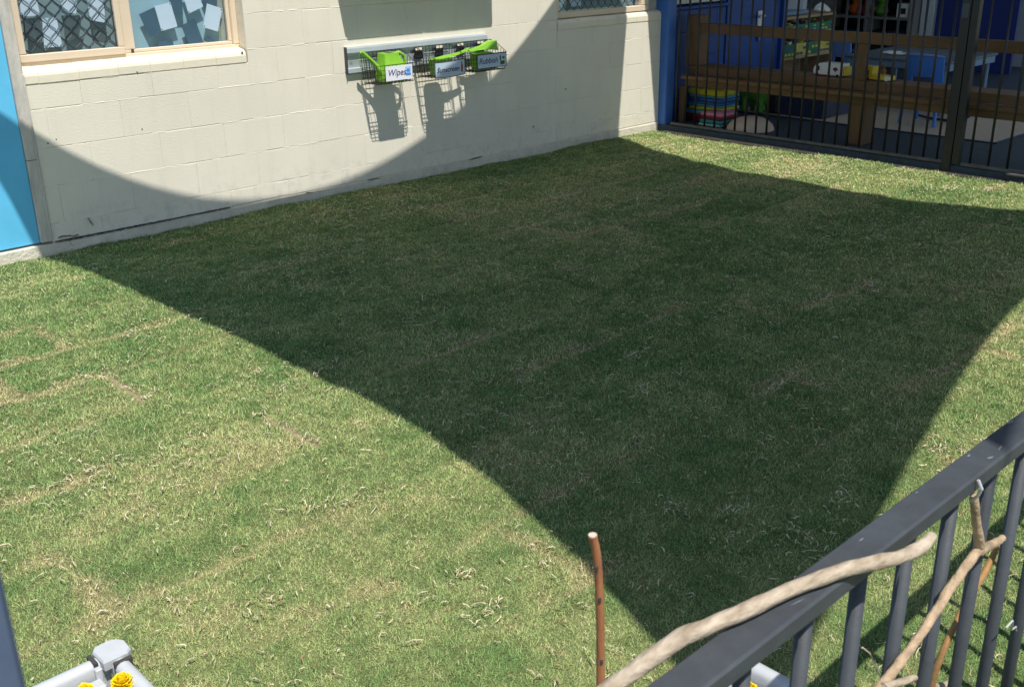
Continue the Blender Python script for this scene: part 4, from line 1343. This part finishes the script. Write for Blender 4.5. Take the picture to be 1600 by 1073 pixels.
# children's table and chairs
tbl = empty('low_table', (7.2, -1.15, FZ), 'low grey children table on the rug', 'table')
MB().box(6.78, 7.72, -1.66, -.68, .478, .50, .006).build('top', M['tabletop'], tbl)
MB().box(6.80, 6.82, -1.64, -.70, .42, .4775, .002).build('apron', M['tableedge'], tbl)
MB().box(6.821, 7.70, -1.645, -1.625, .42, .4775, .002).build('apron', M['tableedge'], tbl)
for (x, y) in ((6.84, -1.60), (7.66, -1.60), (6.84, -.74), (7.66, -.74)):
    b = MB(); b.tube([(x, y, FZ + .011), (x, y, .42)], .018, 10); b.build('leg', M['tableedge'], tbl, True)
for (x, y, lab) in ((7.05, -1.05, 'white paper plate near the left of the low table'), (6.92, -1.40, 'small pale plate above the blue chair on the low table')):
    b = MB(); b.lathe([(.03, .5005), (.06, .502), (.085, .511), (.083, .513), (.058, .505), (.03, .5035)], x, y, 18); tag(b.build('plate', M['white'], None, True, origin=(x, y, .5)), lab, 'plate', 'plates on the low table')
MB().box(7.10, 7.28, -.98, -.86, .5005, .505).build('x', M['paper']).name = 'white_card'
tag(bpy.data.objects['white_card'], 'white rectangular card lying on the low table', 'card')

def chair(name, label, m, loc, rz):
    e = empty(name, (0, 0, 0), label, 'chair', 'children chairs at the low table')
    # seat
    MB().box(-.15, .15, -.14, .15, .285, .305, .010).build('seat', m, e, True)
    b = MB()
    # backrest as a curved shell with a hand hole: two sides + top + lumbar
    def shell(x0, x1, z0, z1):
        n = 6
        for i in range(n):
            a, c = x0 + (x1 - x0) * i / n, x0 + (x1 - x0) * (i + 1) / n
            f = lambda x: -.155 + .035 * (x / .16) ** 2
            g = lambda x, z: f(x) - .10 * (z - .30)
            P = [(a, g(a, z0), z0), (c, g(c, z0), z0), (c, g(c, z1), z1), (a, g(a, z1), z1)]
            Q = [(p[0], p[1] + .010, p[2]) for p in P]
            b.raw(P + Q, [(0, 1, 2, 3), (7, 6, 5, 4), (0, 4, 5, 1), (1, 5, 6, 2), (2, 6, 7, 3), (3, 7, 4, 0)])
    shell(-.16, .16, .385, .55)
    shell(-.16, -.085, .30, .3849)
    shell(.085, .16, .30, .3849)
    b.build('backrest', m, e)
    b = MB(); b.tube([(-.16, -.152, .55), (-.08, -.175, .556), (0, -.182, .558), (.08, -.175, .556), (.16, -.152, .55)], .009, 8); b.build('lit_top_edge', M['chairlilac'], e, True)  # light from above put into the paler colour of the blue chair's edge
    for sx_ in (-1, 1):
        for sy_ in (-1, 1):
            b = MB(); b.tube([(sx_ * .125, sy_ * .115, .288), (sx_ * .15, sy_ * .15 - .01, 0)], [.018, .014], 8); b.build('leg', m, e, True)
    e.location = loc
    e.rotation_euler = (0, 0, rz)
    return e
chair('child_chair', 'blue plastic child chair with its back to the fence', M['chairblue'], (6.45, -1.665, FZ + .011), -PI / 2)
chair('child_chair', 'pale blue plastic child chair at the far left of the table', M['chairlilac'], (7.28, -.50, FZ + .011), -PI / 2 - .5)
b = MB(); b.tube([(6.70, -1.42, .12), (6.66, -1.5, .065), (6.62, -1.62, .058), (6.60, -1.80, .06), (6.62, -1.92, .085), (6.66, -1.97, .14)], .011, 8)
tag(b.build('steel_hoop', M['steel'], None, True), 'dark bent steel tube hoop on the rug beside the blue chair', 'hoop')
# ------------------------------------------------------------------ shade sail overhead (casts the big curved shadow)
AD = [[-0.8, -0.729], [-0.466, -0.942], [-0.131, -1.091], [0.203, -1.189], [0.537, -1.247], [0.872, -1.272], [1.206, -1.271], [1.541, -1.248], [1.875, -1.206], [2.209, -1.147], [2.544, -1.071], [2.878, -0.979], [3.212, -0.871], [3.547, -0.746], [3.881, -0.606], [4.216, -0.45], [4.55, -0.28]]
AB = [[-0.799, -0.73], [-0.647, -1.071], [-0.57, -1.411], [-0.537, -1.752], [-0.526, -2.092], [-0.52, -2.433], [-0.514, -2.774], [-0.506, -3.114], [-0.498, -3.455], [-0.495, -3.796], [-0.504, -4.136], [-0.533, -4.477], [-0.586, -4.817], [-0.667, -5.158], [-0.773, -5.499], [-0.899, -5.839], [-1.03, -6.18]]
BC = [[-1.03, -6.18], [-0.684, -6.085], [-0.339, -5.99], [0.007, -5.896], [0.353, -5.804], [0.698, -5.714], [1.044, -5.629], [1.389, -5.55], [1.735, -5.478], [2.081, -5.418], [2.426, -5.371], [2.772, -5.342], [3.117, -5.334], [3.463, -5.35], [3.809, -5.397], [4.154, -5.478], [4.5, -5.6]]
DC = [[4.55, -0.28], [4.429, -0.613], [4.271, -0.945], [4.107, -1.277], [3.956, -1.61], [3.829, -1.942], [3.733, -2.275], [3.667, -2.607], [3.629, -2.94], [3.615, -3.272], [3.622, -3.605], [3.65, -3.938], [3.702, -4.27], [3.79, -4.603], [3.932, -4.935], [4.155, -5.268], [4.5, -5.6]]
def sz(x, y):
    return 2.6 - .05 * y
N = 17
def catm(P, t):
    """smooth sample of a 17 point edge at t in 0..1"""
    f = t * (len(P) - 1)
    i = min(int(f), len(P) - 2)
    u = f - i
    p0, p1, p2, p3 = P[max(i - 1, 0)], P[i], P[i + 1], P[min(i + 2, len(P) - 1)]
    return [.5 * ((2 * b_) + (-a_ + c_) * u + (2 * a_ - 5 * b_ + 4 * c_ - d_) * u * u + (-a_ + 3 * b_ - 3 * c_ + d_) * u ** 3) for a_, b_, c_, d_ in zip(p0, p1, p2, p3)]
sail = empty('shade_sail', (1.9, -3.1, 2.75), 'charcoal four cornered shade sail stretched above the lawn', 'shade sail')
K = 40
v, f = [], []
for j in range(K + 1):
    for i in range(K + 1):
        s_, t_ = i / K, j / K
        a_, c_ = catm(AD, s_), catm(BC, s_)
        l_, r_ = catm(AB, t_), catm(DC, t_)
        P = [(1 - t_) * a_[q] + t_ * c_[q] + (1 - s_) * l_[q] + s_ * r_[q] - ((1 - s_) * (1 - t_) * AD[0][q] + s_ * (1 - t_) * AD[-1][q] + (1 - s_) * t_ * BC[0][q] + s_ * t_ * BC[-1][q]) for q in (0, 1)]
        v.append((P[0], P[1], sz(*P)))
for j in range(K):
    for i in range(K):
        q = j * (K + 1) + i
        f.append((q, q + 1, q + K + 2, q + K + 1))
b = MB(); b.raw(v, f)
cl = b.build('cloth', M['shade_cloth'], sail, True)
md = cl.modifiers.new('thickness', 'SOLIDIFY'); md.thickness = .002; md.offset = 1
for (x, y, tx, ty, tz) in ((-.8, -.73, -1.0, .0, 2.75), (4.55, -.28, 4.72, .0, 2.66), (-1.03, -6.18, -1.35, -6.75, 3.05), (4.5, -5.6, 4.85, -6.05, 2.98)):
    b = MB(); b.tube([(x, y, sz(x, y) + .001), (tx, ty, tz)], .004, 6); b.build('corner_cable', M['steelpost'], sail)
for (x, y, lab) in ((-1.38, -6.80, 'steel pole holding the sail corner beside the photographer'), (4.88, -6.09, 'steel pole holding the far right sail corner')):
    e = empty('sail_pole', (x, y, 0), lab, 'pole', 'shade sail poles')
    b = MB(); b.tube([(x, y, -.09), (x, y, 3.2)], .045, 16); b.build('shaft', M['steelpost'], e, True)
    MB().box(x - .09, x + .09, y - .09, y + .09, -.09, .012, .003).build('base_plate', M['steelpost'], e)

# ------------------------------------------------------------------ foreground railing
ry = -5.182
ra = empty('railing', (-.3, ry, 0), 'charcoal metal railing with round balusters in the foreground', 'railing')
MB().box(-1.953, 2.4, ry - .021, ry + .021, .875, .900, .003).build('top_rail', M['slate'], ra)
MB().box(-1.953, 2.4, ry - .021, ry + .021, .075, .10, .003).build('bottom_rail', M['slate'], ra)
pm = MB().tube([(0, 0, 0), (0, 0, .774)], .0095, 16).mesh(name='baluster')
pm.materials.append(M['slate'])
for p in pm.polygons:
    p.use_smooth = len(p.vertices) == 4
for k in range(-7, 29):
    x = -1.058 + .118 * k
    if x > 2.35 or x < -1.93:
        continue
    o = bpy.data.objects.new('baluster', pm)
    o.parent = ra
    o.location = (x + .3, 0, .1005)
    COL.objects.link(o)
for (x, y, w, h) in ((-.757, -5.17, .005, .0016), (-.743, -5.193, .007, .002), (-.617, -5.166, .012, .002), (-.705, -5.19, .010, .0008), (-1.05, -5.175, .006, .001), (-1.21, -5.19, .012, .0007), (-.9, -5.168, .003, .001)):
    b = MB()
    a_ = random.uniform(-.7, .7)
    pts = [(x + w * t * math.cos(a_) - h * math.sin(a_) * s__, y + w * t * math.sin(a_) * .6 + h * math.cos(a_) * s__, .9006) for t, s__ in ((-1, .2), (-.3, -1), (.6, -.7), (1, .1), (.4, 1), (-.5, .8))]
    b.raw(pts, [tuple(range(6))])
    b.build('scuff', M['scuff'], ra)
po = empty('railing_post', (-1.99, ry, 0), 'tall slate grey square post close at the left edge', 'post')
MB().box(-2.012, -1.962, ry - .025, ry + .025, -.05, 1.62, .003).build('shaft', M['bluegrey'], po)
MB().box(-2.016, -1.958, ry - .029, ry + .029, 1.6205, 1.64, .004).build('cap', M['bluegrey'], po)

# pale branch resting across the rail
def wobbly(pts, rad, n=14, seg=5, noise=.0012, seed=1):
    rnd = random.Random(seed)
    P, Rr = [], []
    for i in range((len(pts) - 1) * seg + 1):
        t = i / ((len(pts) - 1) * seg)
        p = catm(pts, t)
        q = t * (len(rad) - 1)
        k = min(int(q), len(rad) - 2)
        r_ = rad[k] + (rad[k + 1] - rad[k]) * (q - k)
        P.append([c + rnd.uniform(-noise, noise) for c in p])
        Rr.append(r_ * rnd.uniform(.94, 1.06))
    b = MB()
    b.tube(P, Rr, n)
    return b
BR = [(-1.465, -5.12, .876), (-1.417, -5.135, .893), (-1.366, -5.145, .907), (-1.33, -5.157, .9135), (-1.262, -5.172, .912), (-1.187, -5.186, .911), (-1.129, -5.204, .911), (-1.056, -5.2225, .900), (-1.003, -5.2255, .891), (-.972, -5.224, .893)]
br = empty('driftwood_branch', (-1.2, -5.18, .90), 'bleached pale branch lying across the top rail', 'branch')
wobbly(BR, [.0086, .0090, .0094, .0086, .0086, .0078, .0088, .0082, .0084, .0060], seed=3, seg=3, noise=.0008).build('limb', M['bark'], br, True)
tw = empty('forked_twig', (-.85, -5.2, .70), 'tan forked twig tied in front of the balusters', 'twig')
T1 = [(-.797, -5.2, .868), (-.777, -5.2, .824), (-.747, -5.201, .765), (-.797, -5.201, .753), (-.852, -5.201, .729), (-.917, -5.201, .701), (-.995, -5.2, .676), (-1.057, -5.2, .672)]
wobbly(T1[2:], [.0072, .0066, .0066, .0062, .0066, .0076], 10, 5, .0008, 5).build('stem', M['twig'], tw, True)
wobbly(T1[:3], [.0055, .006, .0075], 10, 5, .0006, 6).build('upright_fork', M['twig'], tw, True)
wobbly([(-.748, -5.201, .762), (-.705, -5.201, .752), (-.665, -5.2, .745)], [.008, .0065, .005], 10, 5, .0006, 7).build('side_fork', M['twig'], tw, True)
wobbly([(-1.005, -5.206, .681), (-.96, -5.208, .665), (-.921, -5.209, .650)], [.006, .005, .004], 8, 4, .0006, 8).build('spur', M['bark'], tw, True)
b = MB(); b.tube([(-.808, -5.206, .897), (-.806, -5.2115, .885), (-.804, -5.207, .872), (-.800, -5.198, .860)], .0022, 6); b.build('cable_tie', M['tie'], tw)
o2 = wobbly([(-.556, -5.163, .682), (-.606, -5.163, .642), (-.671, -5.163, .604), (-.728, -5.163, .548), (-.743, -5.163, .492), (-.76, -5.163, .40)], [.004, .0052, .005, .005, .0045, .0035], 8, 4, .0006, 9).build('orange_twig', M['orange_twig'], None, True)
tag(o2, 'thin orange brown twig behind the balusters', 'twig')
o2 = wobbly([(-.722, -5.158, .491), (-.68, -5.158, .470), (-.636, -5.158, .455)], [.0055, .005, .004], 8, 4, .0006, 10).build('broken_twig', M['bark'], None, True)
tag(o2, 'short pale broken twig low behind the balusters', 'twig')
b = MB(); b.tube([(-.969, -5.155, .694), (-.945, -5.154, .672), (-.919, -5.153, .639), (-.897, -5.152, .605), (-.883, -5.152, .575)], .0012, 5)
tag(b.build('straw_stalk', M['cutwood'], None, True), 'thin curved straw stalk behind the balusters near the bottom', 'stalk')
b = MB(); b.tube([(-.60, -5.206, .56), (-.585, -5.209, .567), (-.572, -5.206, .556), (-.563, -5.203, .535), (-.545, -5.203, .532), (-.53, -5.2, .515)], .0014, 5)
tag(b.build('garden_wire', M['tie'], None, True), 'short curled pale wire on a baluster at lower right', 'wire')

# ------------------------------------------------------------------ planters
def planter(x0, x1, y0, y1, z0, z1, label, legs=None):
    e = empty('planter_box', ((x0 + x1) / 2, (y0 + y1) / 2, z0), label, 'planter', 'pale grey planter boxes')
    t = .03
    # sides: two stacked ribbed boards each
    for (za, zb) in ((z0, (z0 + z1) / 2 - .001), ((z0 + z1) / 2 + .001, z1 - .03)):
        MB().box(x0 + .03, x1 - .03, y1 - t, y1 - .006, za, zb, .004).build('board', M['planter'], e)
        MB().box(x0 + .03, x1 - .03, y0 + .006, y0 + t, za, zb, .004).build('board', M['planter'], e)
        MB().box(x0 + .006, x0 + t, y0 + .03, y1 - .03, za, zb, .004).build('board', M['planter'], e)
        MB().box(x1 - t, x1 - .006, y0 + .03, y1 - .03, za, zb, .004).build('board', M['planter'], e)
    # rounded rim rails
    def rim(p, q):
        p, q = Vector(p), Vector(q)
        d_ = (q - p).normalized()
        n_ = Vector((-d_.y, d_.x, 0))
        b = MB()
        rr = []
        prof_ = [(-.013, -.032), (.013, -.032), (.014, -.010), (.010, -.003), (.003, 0), (-.003, 0), (-.010, -.003), (-.014, -.010)]
        for c in (p, q):
            rr.append([tuple(c + n_ * a + Vector((0, 0, h))) for a, h in prof_])
        b.raw(rr[0] + rr[1], [(i, (i + 1) % 8, 8 + (i + 1) % 8, 8 + i) for i in range(8)] + [tuple(range(8)), tuple(range(8, 16))])
        b.build('rim', M['planter'], e, True)
    i_ = .018
    rim((x0 + .03, y1 - i_, z1), (x1 - .03, y1 - i_, z1))
    rim((x0 + .03, y0 + i_, z1), (x1 - .03, y0 + i_, z1))
    rim((x0 + i_, y0 + .03, z1), (x0 + i_, y1 - .03, z1))
    rim((x1 - i_, y0 + .03, z1), (x1 - i_, y1 - .03, z1))
    for (cx, cy, sx_, sy_) in () if legs is False else ((x1 - .02, y1 - .02, 1, 1), (x0 + .02, y1 - .02, -1, 1), (x1 - .02, y0 + .02, 1, -1), (x0 + .02, y0 + .02, -1, -1)):
        # corner post (inside) with a moulded cap
        MB().box(cx - sx_ * .052 - .014, cx - sx_ * .052 + .014, cy - sy_ * .052 - .014, cy - sy_ * .052 + .014, z0, z1 - .008, .004).build('corner_post', M['planter'], e)
        prof_ = [(a * .86, c * .86) for a, c in [(-.030, -.030), (.020, -.030), (.030, -.022), (.032, .010), (.022, .026), (.006, .032), (-.024, .030), (-.032, .018)]]
        r0 = [(cx + a * sx_, cy + c * sy_, z1 - .012) for a, c in prof_]
        r1 = [(cx + a * sx_ * 1.02, cy + c * sy_ * 1.02, z1 + .004) for a, c in prof_]
        r2_ = [(cx + a * sx_ * .94, cy + c * sy_ * .94, z1 + .008) for a, c in prof_]
        c_ = loft([r0, r1, r2_]).build('corner_cap', M['planter'], e)
        for (ox, oy, wx, wy) in ((-.034, .004, .004, .016), (.004, -.034, .016, .004)):
            MB().box(cx + sx_ * ox - wx, cx + sx_ * ox + wx, cy + sy_ * oy - wy, cy + sy_ * oy + wy, z1 - .019, z1 + .002, .001).build('gap_shade', M['crack'], c_)  # dark boxes paint the shade in the gaps beside the cap
        MB().box(cx - sx_ * .040 - .006, cx - sx_ * .040 + .006, cy - sy_ * .036 - .006, cy - sy_ * .036 + .006, z1 - .018, z1 + .009, .002).build('clip', M['planter'], c_)
    # soil
    n = 26
    gx, gy = np.meshgrid(np.linspace(x0 + .031, x1 - .031, n), np.linspace(y0 + .031, y1 - .031, n))
    gz = z1 - .13 + .03 * (fbm(gx.ravel(), gy.ravel(), 14, 71, 3) - .5)
    idx = np.arange(n * n).reshape(n, n)
    F = np.stack([idx[:-1, :-1], idx[:-1, 1:], idx[1:, 1:], idx[1:, :-1]], -1).reshape(-1, 4)
    b = MB(); b.raw(list(zip(gx.ravel(), gy.ravel(), gz)), F.tolist()); b.build('soil', M['soil'], e, True)
    return e
planter(-2.16, -1.515, -4.72, -4.045, -.03, .40, 'pale grey plastic planter box with yellow flowers at lower left')
planter(-1.06, -.745, -5.13, -4.84, -.03, .40, 'narrow pale grey planter trough behind the railing', False)

def marigold(x, y, z, r, base, label):
    e = empty('marigold', (x, y, base), label, 'flower', 'yellow marigolds in the planters')
    b = MB()
    rnd = random.Random(int(x * 1000))
    for ring, (cnt, tilt, rad) in enumerate(((18, -.35, .85), (18, -.1, .98), (17, .15, 1.0), (16, .4, .97), (14, .68, .93), (11, .95, .9), (8, 1.2, .87), (4, 1.45, .85))):
        for i in range(cnt):
            a = 2 * PI * (i + .5 * (ring % 2)) / cnt + rnd.uniform(-.1, .1)
            L_ = r * rad * rnd.uniform(.9, 1.08)
            w = r * .17
            ca, sa = math.cos(a), math.sin(a)
            el = tilt + rnd.uniform(-.08, .08)
            c0 = Vector((x, y, z - r * .1 + ring * r * .04))
            d_ = Vector((ca * math.cos(el), sa * math.cos(el), math.sin(el)))
            n_ = Vector((-sa, ca, 0))
            u_ = d_.cross(n_)
            m1 = c0 + d_ * L_ * .6 - u_ * r * .05
            t1 = c0 + d_ * L_ + u_ * r * rnd.uniform(.05, .14)
            b.face(c0 - n_ * w * .3, c0 + n_ * w * .3, m1 + n_ * w, m1 - n_ * w)
            b.face(m1 - n_ * w, m1 + n_ * w, t1 + n_ * w * .9 + u_ * r * .03, t1 + d_ * r * .06, t1 - n_ * w * .9 + u_ * r * .03)
    b.build('petals', M['yellow'], e)
    b = MB(); b.lathe([(.002, z - r * .5), (r * .3, z - r * .3), (r * .34, z - r * .1), (r * .2, z)], x, y, 10); b.build('calyx', M['stem'], e, True)
    b = MB(); b.tube([(x, y, z - r * .4), (x + .006, y - .004, (z + base) / 2), (x - .003, y + .003, base)], .002, 6); b.build('stem', M['stem'], e, True)
    b = MB()
    for i in range(18):
        a = rnd.uniform(0, 2 * PI)
        h = base + (z - base) * rnd.uniform(.05, .65)
        L_ = rnd.uniform(.02, .04)
        c0 = Vector((x, y, h))
        d_ = Vector((math.cos(a), math.sin(a), rnd.uniform(-.1, .5))).normalized()
        n_ = Vector((-math.sin(a), math.cos(a), 0)) * .004
        b.face(c0, c0 + d_ * L_ * .5 + n_, c0 + d_ * L_, c0 + d_ * L_ * .5 - n_)
    b.build('leaves', M['stem'], e)
    return e
MG = [(-1.612, -4.128, .393, .017, 'leftmost yellow marigold in the corner planter'), (-1.588, -4.160, .384, .015, 'yellow marigold between its neighbours in the corner planter'), (-1.556, -4.150, .394, .0185, 'rightmost yellow marigold under the planter corner cap'), (-1.66, -4.20, .385, .020, 'yellow marigold deeper in the corner planter, below the picture edge'), (-.828, -4.905, .393, .018, 'single yellow marigold in the narrow trough behind the railing')]
for (x, y, z, r, lab) in MG:
    marigold(x, y, z, r, .27, lab)
st = empty('garden_stake', (-1.306, -5.0, 0), 'red brown wooden stake standing upright before the pale branch', 'stake')
wobbly([(-1.303, -5.0, -.06), (-1.306, -5.0, .40), (-1.306, -5.0, .735), (-1.313, -5.0, .892), (-1.324, -5.0, .950)], [.0054, .0052, .0050, .0049, .0051], 16, 8, .0002, 14).build('shaft', M['stake'], st, True)
b = MB(); b.tube([(-1.324, -5.0, .9495), (-1.3241, -5.0, .9508)], .0048, 16); b.build('cut_end', M['cutwood'], st)
for (z, a) in ((.862, -2.2), (.775, -2.0), (.905, -2.6)):
    cx = float(np.interp(z, [.735, .892, .95], [-1.306, -1.313, -1.324]))
    b = MB()
    p = Vector((cx + .0042 * math.cos(a), -5.0 + .0042 * math.sin(a), z))
    M4 = Matrix.Translation(p) @ Matrix.Rotation(a, 4, 'Z')
    b.box(-.0012, .0012, -.0018, .0018, -.004, .004, .0008, M4)
    b.build('knot', M['crack'], st)
